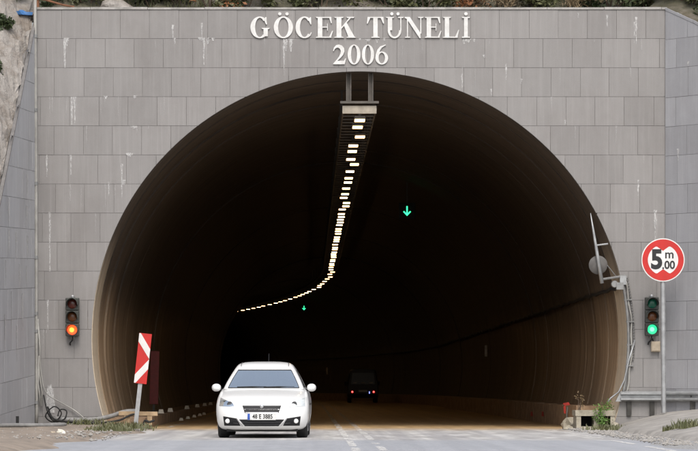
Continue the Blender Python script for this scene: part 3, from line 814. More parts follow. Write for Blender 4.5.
# ------------------------------------------------------------------ traffic signals
def lens_mesh(r_): return MB().lathe([(r_, 0), (r_*.96, -.012), (r_*.7, -.028), (r_*.3, -.036), (.004, -.038)], 24, 'y').mesh('lens', True)
LM = lens_mesh(.105)
def signal(label, x, zmid, mats, core):
    t = thing('traffic_signal', label, 'traffic signal', (x, -.045, zmid))
    for k in range(3):
        z = .28*(1-k)
        h = bevel(MB().box(-.145, .145, -.22, -.05, z-.137, z+.137).build('housing', 'sig_house', t), .018)
        l = obj('lens', LM, None, t)
        l.data = LM.copy(); l.data.materials.clear(); l.data.materials.append(M[mats[k]]); l.location = (0, -.222, z)
        l['label'] = 'lit lens' if mats[k].startswith('lit') else 'unlit lens'
        if mats[k].startswith('lit'):
            c = MB().lathe([(.052, 0), (.04, -.012), (.004, -.018)], 20, 'y').build('glowing_core', core, l, True); c.location = (-.005, -.030, 0)
        rows = []
        for r0 in (.128, .120):
            rows.append([(r0*math.cos(R(-20+220*i/16)), -.224, z+r0*math.sin(R(-20+220*i/16))) for i in range(17)])
            rows.append([(r0*math.cos(R(-20+220*i/16)), -.40+.08*(i in (0,16)), z+r0*math.sin(R(-20+220*i/16))) for i in range(17)])
        v = MB(); v.grid([rows[0], rows[1]]); v.grid([rows[3], rows[2]]); v.grid([rows[1], rows[3]]); v.build('visor', 'sig_house', t)
    MB().box(-.04, .04, -.10, .01, .40, .45).build('bracket', 'galv_dull', t)
    MB().box(-.04, .04, -.10, .01, -.47, -.415).build('bracket', 'galv_dull', t)
    MB().lathe([(.03, 0), (.035, .03), (.02, .055), (.004, .06)], 12, 'z', (0, -.12, .42)).build('cap', 'galv', t)
    MB().tube([(0,-.12,-.42),(0,-.12,-.50),(-.06,-.06,-.56),(-.06,.005,-.6)], .016, 6).build('feed_cable', 'rubber', t)
    return t
signal('wall mounted traffic signal with its bottom lens lit orange, left of the arch', px(73.2), pz(317.3), ['sig_off_red', 'sig_off_amber', 'lit_orange'], 'lit_core')
signal('wall mounted traffic signal with its bottom lens lit green, right of the arch', px(650.7), pz(316.8), ['sig_off_green', 'sig_off_amber', 'lit_green'], 'lit_green_core')
t = thing('junction_box', 'small beige junction box on the wall under the green signal', 'junction box', (px(655), -.04, pz(346)))
bevel(MB().box(-.10, .10, -.10, .0, -.13, .10).build('case', 'junction', t), .015); bevel(MB().box(-.085, .085, -.115, -.102, -.11, .08).build('lid', 'junction', t), .006)
MB().tube([(-.05,-.05,.10),(-.07,-.06,.18),(-.09,-.07,.24)], .013, 6).build('feed_cable', 'rubber', t)

# ------------------------------------------------------------------ text helper (built-in font)
def text_mesh(txt, size, ext=.004, bold=0.0, align='CENTER'):
    cu = bpy.data.curves.new('txt', 'FONT'); cu.body = txt; cu.size = size; cu.extrude = ext; cu.offset = bold; cu.align_x = align; cu.align_y = 'CENTER'; cu.resolution_u = 4
    o = bpy.data.objects.new('txt', cu); C.objects.link(o)
    dg = bpy.context.evaluated_depsgraph_get(); me = bpy.data.meshes.new_from_object(o.evaluated_get(dg))
    bpy.data.objects.remove(o); bpy.data.curves.remove(cu)
    me.transform(Matrix.Rotation(R(90), 4, 'X')); return me

# ------------------------------------------------------------------ height limit sign
SX, SY = 6.47, -1.15
t = thing('height_sign', 'round red and white five metre height limit sign on a grey post', 'road sign', (SX, SY, .42), (0, R(-.4), 0))
MB().lathe([(.052, -.05), (.052, 2.95)], 16, 'z', (0, .055, 0)).build('post', 'galv', t)
MB().lathe([(.035, 2.94), (.035, 3.20)], 12, 'z', (0, .055, 0)).build('post_top', 'galv_dull', t)
SZ = pz(260, 46.9)-.42; S = .462
def disc(r_, y0, y1, n=48, flat=1.0): return [(r_*math.cos(2*math.pi*i/n), SZ+r_*flat*math.sin(2*math.pi*i/n)) for i in range(n)]
MB().poly_prism(disc(S, 0, 0), -.012, .0).build('plate', 'sign_white', t)
MB().poly_prism(disc(S*.955, 0, 0), -.0145, -.0125).build('red_ring', 'sign_red', t)
wl_ = []
n = 64
for i in range(n):                                  # white field with a notch at the top and the bottom
    a = 2*math.pi*i/n; r0 = S*.70; x, z = r0*math.cos(a), r0*math.sin(a)*1.0
    if abs(x) < S*.30: z = math.copysign(S*.42 + (abs(x)/(S*.30))*(math.sqrt(.49-.09)-.42)*S, z)
    wl_.append((x, SZ+z))
MB().poly_prism(wl_, -.017, -.015).build('white_field', 'sign_white', t)
o = obj('digit', text_mesh('5', .56, .002, .022), 'sign_black', t); o.location = (-.135, -.0195, SZ-.005); o.scale = (.92, 1, 1)
o = obj('letter', text_mesh('m', .26, .002, .004), 'sign_black', t); o.location = (.135, -.0195, SZ+.115)
o = obj('digits', text_mesh('.00', .24, .002, .006), 'sign_black', t); o.location = (.115, -.0195, SZ-.115); o.scale = (.95, 1, 1)
MB().box(-.10, .10, .001, .03, SZ-.28, SZ-.24).build('clamp', 'galv_dull', t); MB().box(-.10, .10, .001, .03, SZ+.24, SZ+.28).build('clamp', 'galv_dull', t)

# ------------------------------------------------------------------ chevron hazard panel (leaning) and the shade-darkened red board behind it
t = thing('hazard_panel', 'leaning red and white chevron hazard panel on a grey post, left verge', 'hazard panel', (px(139.5, 45.5), -.75, .08), (0, R(6.3), 0))
MB().box(-.045, .045, .01, .06, -.1, 1.5).build('post', 'galv', t)
W2, Z0, H2 = .135, .92, 1.08
MB().box(-W2, W2, -.012, .008, Z0, Z0+H2).build('board', 'sign_red', t)
q = lambda x, f: (x*W2*.995, Z0+H2*f)
MB().poly_prism([q(-1,.995), q(-.75,.995), q(1,.70), q(1,.505), q(-1,.83)][:5], -.0155, -.0125).build('white_band', 'sign_white', t).location = (0,0,0)
MB().poly_prism([q(1,.495), q(1,.30), q(-.75,.005), q(-1,.005), q(-1,.17)], -.0155, -.0125).build('white_band', 'sign_white', t)
t = thing('red_board', 'narrow upright red board, colour darkened for the shade behind the hazard panel', 'board', (px(153.5, 38), FPX/38-DC, .25), (0, R(1.5), 0))
bevel(MB().box(-.115, .115, -.02, .02, .22, 1.62).build('panel', 'board_red', t), .006)
MB().box(-.03, .03, .021, .06, -.02, 1.2).build('post', 'dark_steel', t); MB().box(-.16, .16, -.12, .14, -.02, .05).build('foot', 'dark_steel', t)

# ------------------------------------------------------------------ left corner pipe, cables, hoses
t = thing('wall_pipe', 'tall pale plastic pipe running up the left corner of the portal', 'pipe', (XL+.05, -.12, .1))
pts = [(-.015, 0, 0), (.0, 0, .3), (-.01, 0, 3.0), (-.02, 0, 6), (-.035, 0, 8.85), (-.035, 0, 9.25)]
MB().tube(pts, .035, 10).build('tube', 'pipe', t, True)
for z in (.45, 2.0, 2.38, 3.6, 5.2, 6.8, 8.4): MB().lathe([(.05, 0), (.05, .07)], 12, 'z', (-.012-.0025*z, 0, z)).build('clamp', 'galv_dull', t)
MB().tube([(.02, .0, 2.3), (.07, -.01, 1.7), (.06, -.02, 1.1), (.12, -.03, .7), (.10, -.03, .4), (.03,-.03,.9), (.05, -.02, 1.5)], .018, 6).build('loose_cable', 'pipe', t, True)
t = thing('pole_cap', 'rusty pipe fitting on the left end of the coping', 'fitting', (XL+.03, .16, ZT+.03))
MB().lathe([(.05, 0), (.05, .18), (.075, .18), (.075, .28), (.02, .30)], 10, 'z').build('cap', 'rust', t); MB().tube([(.0,0,.2),(.2,.02,.17),(.55,.05,.07),(.8,.1,.03)], .022, 6).build('wire', 'rust', t)
rnd = random.Random(55)
def snake(name, label, pts, r_, mat, cat, n=6):
    P = [Vector(p) for p in pts]; out = []
    for i in range(len(P)-1):
        p0, p1, p2, p3 = P[max(i-1,0)], P[i], P[i+1], P[min(i+2,len(P)-1)]
        for k in range(5):
            s = k/5; out.append(.5*((2*p1)+(-p0+p2)*s+(2*p0-5*p1+4*p2-p3)*s*s+(-p0+3*p1-3*p2+p3)*s**3))
    out.append(P[-1]); return tag(MB().tube(out, r_, n).build(name, mat, None, True), label, cat)
snake('hose', 'fat grey hose lying on the sand along the left wing wall', [(-8.4,-6.2,.16),(-7.5,-5.6,.15),(-7.0,-4.9,.155),(-6.55,-4.6,.15),(-6.15,-4.2,.15),(-6.1,-3.6,.15),(-6.4,-3.4,.15)], .042, 'hose', 'hose', 8)
snake('hose', 'dark pipe lying along the foot of the portal wall, left', [(-6.6,-.25,.24),(-6.0,-.22,.20),(-5.5,-.2,.26),(-5.1,-.25,.38),(-4.85,-.2,.40)], .05, 'hose', 'hose', 8)
snake('cable', 'thin black cable wandering from the left corner over the sand to the arch', [(-6.75,-.35,.5),(-6.6,-.4,.22),(-6.1,-.9,.16),(-5.6,-.8,.15),(-5.2,-.5,.2),(-4.9,-.35,.33),(-4.6,-.3,.30)], .022, 'rubber', 'cable')
snake('cable', 'tangled black cable coil at the left corner of the portal', [(-6.85,-.2,.75),(-6.75,-.25,.35),(-6.6,-.3,.18),(-6.45,-.35,.35),(-6.6,-.4,.5),(-6.8,-.3,.3),(-6.65,-.25,.16),(-6.4,-.3,.22),(-6.35,-.25,.4),(-6.5,-.2,.42),(-6.55,-.25,.2)], .015, 'rubber', 'cable')
snake('cable', 'slack pale cord hanging from the corner pipe', [(-6.95,-.14,1.9),(-6.9,-.18,1.2),(-6.8,-.2,.8),(-6.55,-.12,.62),(-6.2,-.1,.42),(-5.95,-.15,.22)], .012, 'pipe', 'cord')
t = thing('timber_plank', 'pale timber plank lying at the left foot of the arch', 'plank', (px(139, 46), -.28, .30), (0, R(.8), R(2)))
bevel(MB().box(-.42, .42, -.07, .07, .0, .09).build('board', 'wood', t), .006); MB().box(-.30, -.18, -.06, .06, -.2, -.002).build('block', 'wood', t); MB().box(.2, .3, -.06, .06, -.2, -.002).build('block', 'wood', t)
snake('cable', 'bent black pipe stub on the sand beside the hazard panel', [(px(146,46),-.9,.12),(px(148,46),-.95,.20),(px(152,46),-1.0,.17),(px(157,46),-1.0,.21)], .028, 'rubber', 'pipe')
m = MB(); m.box(-.03, .03, -.02, .02, 0, .22); o = m.build('stake', 'rubber'); o.location = (px(16, 49), -3.4, .10); tag(o, 'short black stake standing against the left wing wall', 'stake')
rr = random.Random(3)
def scrap(label, loc, sx, sy, sz, mat, seed, cat='litter', name='litter'):
    rr = random.Random(seed); bm = bmesh.new(); bmesh.ops.create_icosphere(bm, subdivisions=2, radius=1)
    for v in bm.verts:
        f = rr.uniform(.6, 1.25); v.co = Vector((v.co.x*sx*f, v.co.y*sy*f, max(-.05, v.co.z)*sz*f))
    me = bpy.data.meshes.new(name); bm.to_mesh(me); bm.free(); o = obj(name, me, mat); o.location = loc; return tag(o, label, cat)
scrap('crumpled white plastic scrap on the sandy verge', (px(60.5, 57), -11.6, .09), .085, .12, .085, 'rag_white', 1)
scrap('crumpled yellowish scrap on the sandy verge beside the white one', (px(52.5, 57), -11.5, .08), .06, .09, .06, 'junction', 2)
scrap('crumpled blue plastic sheet on the slope above the left wing wall', (px(25, 46)-.05, .05, pz(15, 46)), .20, .22, .13, 'blue', 3, 'plastic sheet', 'plastic_sheet')

# ------------------------------------------------------------------ antenna, conduits and rail at the right of the arch
t = thing('antenna_mast', 'thin leaning antenna mast with a round dish on the right edge of the arch', 'antenna', (px(600.5), -.32, pz(284)))
mt = Vector((px(589)-px(600.5), 0, pz(214)-pz(284)))
MB().tube([(0,0,0), tuple(mt*.45), tuple(mt*.75), tuple(mt)], .04, 8, radii=[.042, .036, .024, .008]).build('mast', 'galv', t, True)
MB().tube([tuple(mt*.54), (px(606.5)-px(600.5), .02, pz(244.6)-pz(284))], .018, 6).build('branch', 'galv', t)
dc = Vector((px(597)-px(600.5), .07, pz(265.5)-pz(284)))
MB().lathe([(.20, 0), (.205, .012), (.17, .045), (.10, .075), (.03, .085)], 28, 'y', tuple(dc)).build('dish', 'dish', t, True)
MB().tube([(0, .01, pz(280)-pz(284)), (px(625)-px(600.5), .27, pz(276)-pz(284))], .026, 6).build('arm', 'galv_dull', t)
MB().tube([(px(606)-px(600.5), .04, pz(266)-pz(284)), (px(616)-px(600.5), .18, pz(277.5)-pz(284))], .009, 5).build('stay', 'galv_dull', t)
m = MB(); m.lathe([(.07, 0), (.08, .08), (.05, .14)], 12, 'y', (px(613.5)-px(600.5), .05, pz(284.5)-pz(284))); m.box(px(615)-px(600.5), px(622)-px(600.5), .02, .16, pz(290)-pz(284), pz(283)-pz(284)); m.build('loudspeaker', 'galv_dull', t)
t = thing('conduit', 'pale conduit with corrugated cable following the right edge of the arch', 'conduit', (0, 0, 0))
def arch(zp, off, y): return (math.sqrt((RAD+off)**2-(zp-ARZ)**2), y, zp)
zs = [pz(278)+ (pz(394)-pz(278))*i/22 for i in range(23)]
MB().tube([arch(z, .02, -.10) for z in zs], .032, 8).build('pipe', 'galv_dull', t, True)
MB().tube([arch(z, .09+.015*math.sin(i), -.08) for i, z in enumerate(zs)], .026, 8, radii=[.018+.004*(i % 2) for i in range(23)]).build('corrugated_cable', 'pipe', t, True)
n_ = 60
MB().tube([arch(pz(278)+(pz(360)-pz(278))*i/n_, .14, -.07) for i in range(n_+1)], .02, 6, radii=[.012 if i % 2 else .020 for i in range(n_+1)]).build('corrugated_cable', 'cable', t)
MB().tube([arch(pz(340), .16, -.1), (5.84, -.14, pz(360)), (5.74, -.15, pz(380)), (5.62, -.12, pz(392)), (5.45,-.12,pz(398)), (5.38,-.14,pz(402))], .018, 6).build('loose_cable', 'galv', t, True)
for z in (pz(300), pz(322), pz(345), pz(366)):
    a = arch(z, .07, -.06); MB().box(a[0]-.09, a[0]+.09, -.12, -.036, z-.010, z+.010).build('clamp', 'galv_dull', t)
MB().box(arch(pz(281), .03, 0)[0]-.06, arch(pz(281), .03, 0)[0]+.08, -.15, -.036, pz(285), pz(276)).build('junction', 'galv', t)
# W-beam rail bolted along the wall foot
t = thing('guard_rail', 'galvanised corrugated rail fixed along the foot of the wall behind the sign post', 'guard rail', (0, 0, 0))
prof = [(-.02,.16),(-.05,.15),(-.11,.125),(-.11,.095),(-.04,.06),(-.04,.03),(-.11,-.0),(-.11,-.03),(-.05,-.055),(-.02,-.065)]
path = [(5.66,-.06),(6.1,-.06),(XR-.05,-.06),(XR+.6,-.70),(XR+3,-3.1),(XR+5,-5.1)]
zr = pz(396.5)
rows = []
for i, (x, y) in enumerate(path):
    nx, ny = (0, 1) if i < 2 else ((.35, .85) if i == 2 else (.707, .707))
    rows.append([(x+nx*p, y+ny*p-.02, zr+z-.045) for p, z in prof])
MB().grid(rows).build('beam', 'galv', t)
o = MB(); o.poly_prism([(5.55, zr-.11), (5.66, zr+.11), (5.68, zr+.11), (5.68, zr-.11)], -.13, -.05); o.build('end_piece', 'galv', t)
for x, y in ((5.85,-.06),(6.35,-.06),(XR+.5,-.62),(XR+2,-2.1)): MB().box(x-.05, x+.05, y-.04, y+.02, .3, zr+.06).build('post', 'dark_steel', t)

# ------------------------------------------------------------------ white car
YF, XC = -10.75, -1.945
car = thing('car', 'white four door saloon car driving out of the tunnel towards the viewer', 'car', (XC, YF, 0), (0, 0, R(-.8))); car.scale = (.965, 1, .975)
BL = [ # z, y front, half width, y rear, corner depth
 (.150,.20,.70,4.36,.42),(.170,.10,.765,4.42,.50),(.215,.04,.815,4.47,.54),(.30,.0,.845,4.50,.55),(.42,.0,.862,4.52,.55),(.52,.035,.868,4.53,.56),(.60,.085,.868,4.53,.58),
 (.67,.17,.864,4.52,.62),(.73,.30,.856,4.51,.66),(.79,.50,.843,4.49,.66),(.84,.74,.826,4.46,.60),(.88,.96,.806,4.43,.52),(.91,1.12,.785,4.38,.45),(.935,1.25,.75,4.2,.42)]
NE = 2.7
def lerp_level(z, T):
    if z <= T[0][0]: return T[0][1:]
    for a, b in zip(T, T[1:]):
        if z <= b[0]:
            t = (z-a[0])/(b[0]-a[0]); return tuple(p+(q-p)*t for p, q in zip(a[1:], b[1:]))
    return T[-1][1:]
def body_y(x, z):
    yf, w_, yr, a = lerp_level(z, BL); q = min(1, abs(x)/w_)
    return yf + a*(1-(1-q**NE)**(1/NE))
def body_ring(z):
    yf, w_, yr, a = lerp_level(z, BL); out = []
    n = 16; half = []
    for i in range(n+1):
        th = math.pi/2*i/n; half.append((w_*math.sin(th)**(2/NE), yf+a*(1-math.cos(th)**(2/NE))))
    for yy in (1.6, 2.3, 3.0, 3.6): half.append((w_*1.0, yy))
    for i in range(n+1):
        th = math.pi/2*(1-i/n); half.append((w_*math.sin(th)**(2/NE), yr-.45*(1-math.cos(th)**(2/NE))))
    ring = [(x, y, z) for x, y in half] + [(-x, y, z) for x, y in reversed(half[1:-1])]
    return ring
levels = []
for a, b in zip(BL, BL[1:]): levels += [a[0], (a[0]+b[0])/2]
levels.append(BL[-1][0])
rings = [body_ring(z) for z in levels]
m = MB(); m.grid(rings, close=True); nr = len(rings[0]); m.f.append(tuple(reversed(range(nr)))); b = (len(rings)-1)*nr; m.f.append(tuple(b+i for i in range(nr)))
body = m.build('body', 'car_white', car, True)
cut = []
for yy in (.86, 3.50):
    c_ = MB().lathe([(.335, -1.2), (.335, 1.2)], 32, 'x', (0, yy, .30)).build('cutter', 'rubber'); cut.append(c_)
    md = body.modifiers.new('b', 'BOOLEAN'); md.operation = 'DIFFERENCE'; md.object = c_; md.solver = 'EXACT'
    c_.parent = car
bpy.context.view_layer.update()
dg = bpy.context.evaluated_depsgraph_get(); nm = bpy.data.meshes.new_from_object(body.evaluated_get(dg)); body.modifiers.clear(); body.data = nm; nm.name = 'body'
nm.materials.clear(); nm.materials.append(M['car_white'])
for c_ in cut: bpy.data.objects.remove(c_)
nm.polygons.foreach_set('use_smooth', [True]*len(nm.polygons))
try: nm.set_sharp_from_angle(angle=R(38))
except Exception: pass
for yy in (.86, 3.50):
    MB().box(-.62, .62, yy-.36, yy+.36, .16, .66).build('wheel_housing', 'rubber', car)
MB().box(-.66, .66, .28, 4.2, .12, .20).build('underbody', 'rubber', car)
def patch(name, mat, x0, x1, z0, z1, off, parent, nx=10, nz=5, shape=None, th=.0):
    """sheet that follows the nose of the body; shape(u, v) -> (x, z) overrides the rectangle"""
    rows = []
    for j in range(nz+1):
        r0 = []
        for i in range(nx+1):
            u, v = i/nx, j/nz
            x, z = shape(u, v) if shape else (x0+(x1-x0)*u, z0+(z1-z0)*v)
            r0.append((x, body_y(x, z)-off, z))
        rows.append(r0)
    m = MB(); m.grid(rows)
    back = [[(p[0], p[1]+off+.004, p[2]) for p in r0] for r0 in rows]
    m.grid([rows[0], back[0]]); m.grid([rows[-1], back[-1]]); m.grid([[r0[0] for r0 in rows], [r0[0] for r0 in back]]); m.grid([[r0[-1] for r0 in rows], [r0[-1] for r0 in back]])
    return m.build(name, mat, parent, True, fix=False)
def tz(xb, xt, z0, z1): return lambda u, v: ((2*u-1)*(xb+(xt-xb)*v), z0+(z1-z0)*v)
patch('bonnet', 'car_white', 0, 0, 0, 0, .0035, car, 16, 10, tz(.56, .66, .628, .905))
gr = patch('grille', 'black_plastic', 0, 0, 0, 0, .010, car, 14, 4, tz(.315, .360, .468, .600))
for z0 in (.478, .530): patch('slat', 'grille_grey', 0, 0, 0, 0, .022, gr, 12, 1, tz(.30, .315, z0, z0+.016))
patch('chrome_bar', 'grille_grey', 0, 0, 0, 0, .016, gr, 14, 1, tz(.338, .342, .584, .592)); patch('chrome_bar', 'chrome', 0, 0, 0, 0, .018, gr, 14, 1, tz(.30, .303, .466, .472)); patch('chrome_bar', 'chrome', 0, 0, 0, 0, .018, gr, 12, 1, tz(.318, .322, .526, .533))
em = MB().lathe([(.040, 0), (.038, -.012), (.026, -.018), (.003, -.02)], 20, 'y', (0, body_y(0,.582)-.026, .582)).build('emblem', 'chrome', gr, True)
lo = patch('lower_intake', 'black_plastic', 0, 0, 0, 0, .008, car, 14, 4, tz(.31, .42, .222, .345))
for z0 in (.250, .285): patch('slat', 'grille_grey', 0, 0, 0, 0, .018, lo, 12, 1, tz(.33+.8*(z0-.25), .34+.8*(z0-.25), z0, z0+.012))
for sg in (-1, 1):
    f = patch('fog_lamp_pod', 'black_plastic', 0, 0, 0, 0, .008, car, 8, 4, lambda u, v, sg=sg: (sg*((.395+.065*v)+((.70+.02*v)-(.395+.065*v))*u), (.228+.0*u)+(.135+.04*u)*v))
    xx = .635*sg; MB().lathe([(.043, .01), (.043, -.006), (.034, -.012), (.003, -.014)], 18, 'y', (xx, body_y(xx,.315)-.018, .315)).build('fog_lamp', 'reflect_bowl', f, True)
    patch('chrome_strip', 'chrome', 0, 0, 0, 0, .018, car, 3, 5, lambda u, v, sg=sg: (sg*((.345+.105*v)+.022*u), .222+.135*v))
    patch('silver_strip', 'grille_grey', 0, 0, 0, 0, .018, f, 4, 1, lambda u, v, sg=sg: (sg*(.43+.10*u), .262+.016*v+.01*u))
    h = patch('headlight', 'reflect_bowl', 0, 0, 0, 0, .004, car, 8, 6, lambda u, v, sg=sg: (sg*((.50+.05*v)+(.30-.06*v)*u), (.575+.015*u)+(.075+.08*u)*v))
    patch('lens', 'lens', 0, 0, 0, 0, .012, h, 8, 6, lambda u, v, sg=sg: (sg*((.50+.05*v)+(.30-.06*v)*u), (.575+.015*u)+(.075+.08*u)*v))
    xx = .60*sg; MB().lathe([(.05, .02), (.048, -.003), (.02, .012)], 16, 'y', (xx, body_y(xx,.625)-.006, .625)).build('projector', 'grille_grey', h, True)
    # wheels
    for yy in (.86, 3.50):
        wt = obj('wheel', MB().lathe([(.20,-.10),(.275,-.105),(.298,-.09),(.305,-.05),(.305,.05),(.298,.09),(.275,.105),(.20,.10)], 36, 'x').mesh('wheel', True), 'rubber', car)
        wt.location = (sg*.735, yy, .303)
        rm = MB(); rm.lathe([(.205, sg*.060), (.205, sg*.095), (.19, sg*.10), (.185, sg*.075), (.03, sg*.07)], 24, 'x'); rm.build('rim', 'rim', wt)
        for k in range(5):
            a = 2*math.pi*k/5; MB().tube([(sg*.085, 0, 0), (sg*.092, .185*math.cos(a), .185*math.sin(a))], .028, 6).build('spoke', 'rim', wt)
    # door mirrors
    mr = thing('mirror', None, None); mr.parent = car
    bpy.data.objects.remove(mr)
    mm = MB(); rows = []
    for i in range(9):
        t = i/8; y_ = -.075+.19*t; rr_ = math.sin(math.pi*(.13+.75*t))**.6
        rows.append([(sg*(.905+.088*rr_*math.copysign(abs(math.cos(a))**.92, math.cos(a))), 1.36+y_, .93+.074*rr_*math.copysign(abs(math.sin(a))**.92, math.sin(a))) for a in [2*math.pi*k/18 for k in range(18)]])
    mm.grid(rows, close=True); mm.f.append(tuple(range(18))); mm.f.append(tuple(reversed(range(8*18, 9*18))))
    mo = mm.build('mirror', 'car_white', car, True)
    MB().tube([(sg*.76, 1.42, .885), (sg*.86, 1.42, .885)], .024, 8).build('mirror_arm', 'black_plastic', mo)
    MB().box(min(sg*.87, sg*.866), max(sg*.87, sg*.866), 1.5, 3.6, .60, .63).build('side_moulding', 'black_plastic', car)
# plate
yp = body_y(0, .39)-.022
pl = bevel(MB().box(-.262, .262, yp-.004, yp+.03, .335, .455).build('number_plate', 'plate', car), .004)
MB().box(-.260, -.215, yp-.0065, yp-.0045, .338, .452).build('blue_band', 'plate_blue', pl)
o = obj('plate_text', text_mesh('48 E 3885', .108, .001, .0025), 'sign_black', pl); o.location = (.018, yp-.007, .396); o.scale = (.86, 1, 1.05)
# cabin
CB = [(.905,1.06,.765,4.05),(.925,1.10,.758,4.03),(1.0,1.24,.728,3.95),(1.10,1.43,.682,3.82),(1.20,1.64,.628,3.66),(1.265,1.78,.592,3.54),(1.32,1.90,.560,3.42),(1.365,2.02,.525,3.3),(1.395,2.13,.478,3.18),(1.415,2.27,.40,3.05),(1.427,2.42,.28,2.92),(1.432,2.56,.12,2.8)]
def cab_ring(z):
    yf, w_, yr = lerp_level(z, CB); a, n = min(.26, (yr-yf)*.4), 3.2
    ww = w_-.085 if z <= 1.27 else w_*.80
    fy = lambda x: yf+a*(1-(1-min(1, x/w_)**n)**(1/n)); ry = lambda x: yr-min(.24, a)*(1-(1-min(1, x/w_)**n)**(1/n))
    xs = [ww*i/6 for i in range(7)]+[ww+(w_-ww)*f for f in (.35, .65, .85, .96, 1)]
    half = [(x, fy(x), 'W' if i < 6 else 'P') for i, x in enumerate(xs)]
    y0, y1 = yf+a, yr-min(.24, a)
    for f, tg in ((.06,'S'),(.25,'S'),(.44,'P'),(.49,'S'),(.68,'S'),(.88,'P')): half.append((w_, y0+(y1-y0)*f, tg))
    rx = xs[::-1]
    for i, x in enumerate(rx): half.append((x, ry(x), 'P' if i < 5 else 'B'))
    return half
wz = [.905,.93,.98,1.03,1.08,1.13,1.18,1.225,1.262,1.30,1.335,1.365,1.395,1.415,1.427,1.432]
hr = [cab_ring(z) for z in wz]; nh = len(hr[0])
shell, wsc, sgl, rgl = MB(), MB(), {1: MB(), -1: MB()}, MB()
for i in range(len(wz)-1):
    for j in range(nh-1):
        for sg in (1, -1):
            p = [(sg*hr[a][b][0], hr[a][b][1], wz[a]) for a, b in ((i,j),(i,j+1),(i+1,j+1),(i+1,j))]
            tg = hr[i][j][2]; tgt = shell
            if 1 <= i < 8:
                if tg == 'W': tgt = wsc
                elif tg == 'S': tgt = sgl[sg]
                elif tg == 'B': tgt = rgl
            b_ = len(tgt.v); tgt.v += p; tgt.f.append((b_, b_+1, b_+2, b_+3) if sg > 0 else (b_+3, b_+2, b_+1, b_))
def weld(mb, name, mat, solid=0):
    me = mb.mesh(name, True, False); bm = bmesh.new(); bm.from_mesh(me); bmesh.ops.remove_doubles(bm, verts=bm.verts, dist=1e-4); bmesh.ops.recalc_face_normals(bm, faces=bm.faces); bm.to_mesh(me); bm.free()
    o = obj(name, me, mat, car)
    if solid: md = o.modifiers.new('s', 'SOLIDIFY'); md.thickness = solid; md.offset = -1
    return o
rf = MB()
weld(shell, 'cabin_shell', 'car_white', .03); ws = weld(wsc, 'windscreen', 'glass')
weld(sgl[1], 'side_window', 'glass'); weld(sgl[-1], 'side_window', 'glass'); weld(rgl, 'rear_window', 'glass')
def cab_y(x, z):
    yf, w_, yr = lerp_level(z, CB); return yf+.26*(1-(1-min(1, abs(x)/w_)**3.2)**(1/3.2))
# black seal around the windscreen, wipers
def trim(pts, r_, name, mat, par): return MB().tube(pts, r_, 6).build(name, mat, par, True)
trim([(x, cab_y(x,.922)-.006, .922) for x in [-.67+1.34*i/14 for i in range(15)]], .011, 'lower_seal', 'rubber', ws)
trim([(x, cab_y(x,1.264)-.003, 1.264) for x in [-.505+1.01*i/14 for i in range(15)]], .009, 'upper_seal', 'rubber', ws)
for sg in (-1, 1):
    zs_ = [.925+.34*i/8 for i in range(9)]; trim([(sg*(lerp_level(z,CB)[1]-.085), cab_y(lerp_level(z,CB)[1]-.085, z)-.003, z) for z in zs_], .006, 'side_seal', 'rubber', ws)
    trim([(sg*.455*(1 if z < 1.4 else .98), lerp_level(z,CB)[0]+.04, z+.012) for z in (1.33,1.36,1.385,1.40)], .005, 'roof_seam', 'rubber', car)
for x0, x1 in ((-.50, .05), (.0, .58)): trim([(x0, cab_y(x0,.945)-.014, .94), ((x0+x1)/2, cab_y((x0+x1)/2,.95)-.016, .948), (x1, cab_y(x1,.955)-.014, .945)], .008, 'wiper', 'rubber', car)
MB().tube([(.06, 2.45, 1.425), (.06, 2.56, 1.58)], .006, 6).build('aerial', 'black_plastic', car)
bevel(MB().box(-.11, .11, 1.80, 1.83, 1.16, 1.22).build('rear_view_mirror', 'black_plastic', car), .01)
# inside: dashboard, seats, steering wheel
bevel(MB().box(-.66, .66, 1.36, 1.80, .62, .90).build('dashboard', 'black_plastic', car), .05)
for sx in (-.34, .34):
    st = bevel(MB().box(sx-.24, sx+.24, 2.05, 2.55, .30, .50).build('seat', 'cloth_dark', car), .05)
    bevel(MB().box(sx-.23, sx+.23, 2.52, 2.66, .45, 1.05).build('backrest', 'cloth_dark', st), .05); bevel(MB().box(sx-.12, sx+.12, 2.58, 2.68, 1.08, 1.24).build('headrest', 'cloth_dark', st), .03)
MB().tube([(.34+.18*math.cos(2*math.pi*i/24), 1.88-.07*math.sin(2*math.pi*i/24), .92+.165*math.sin(2*math.pi*i/24)) for i in range(25)], .014, 8, caps=False).build('steering_wheel', 'black_plastic', car, True)

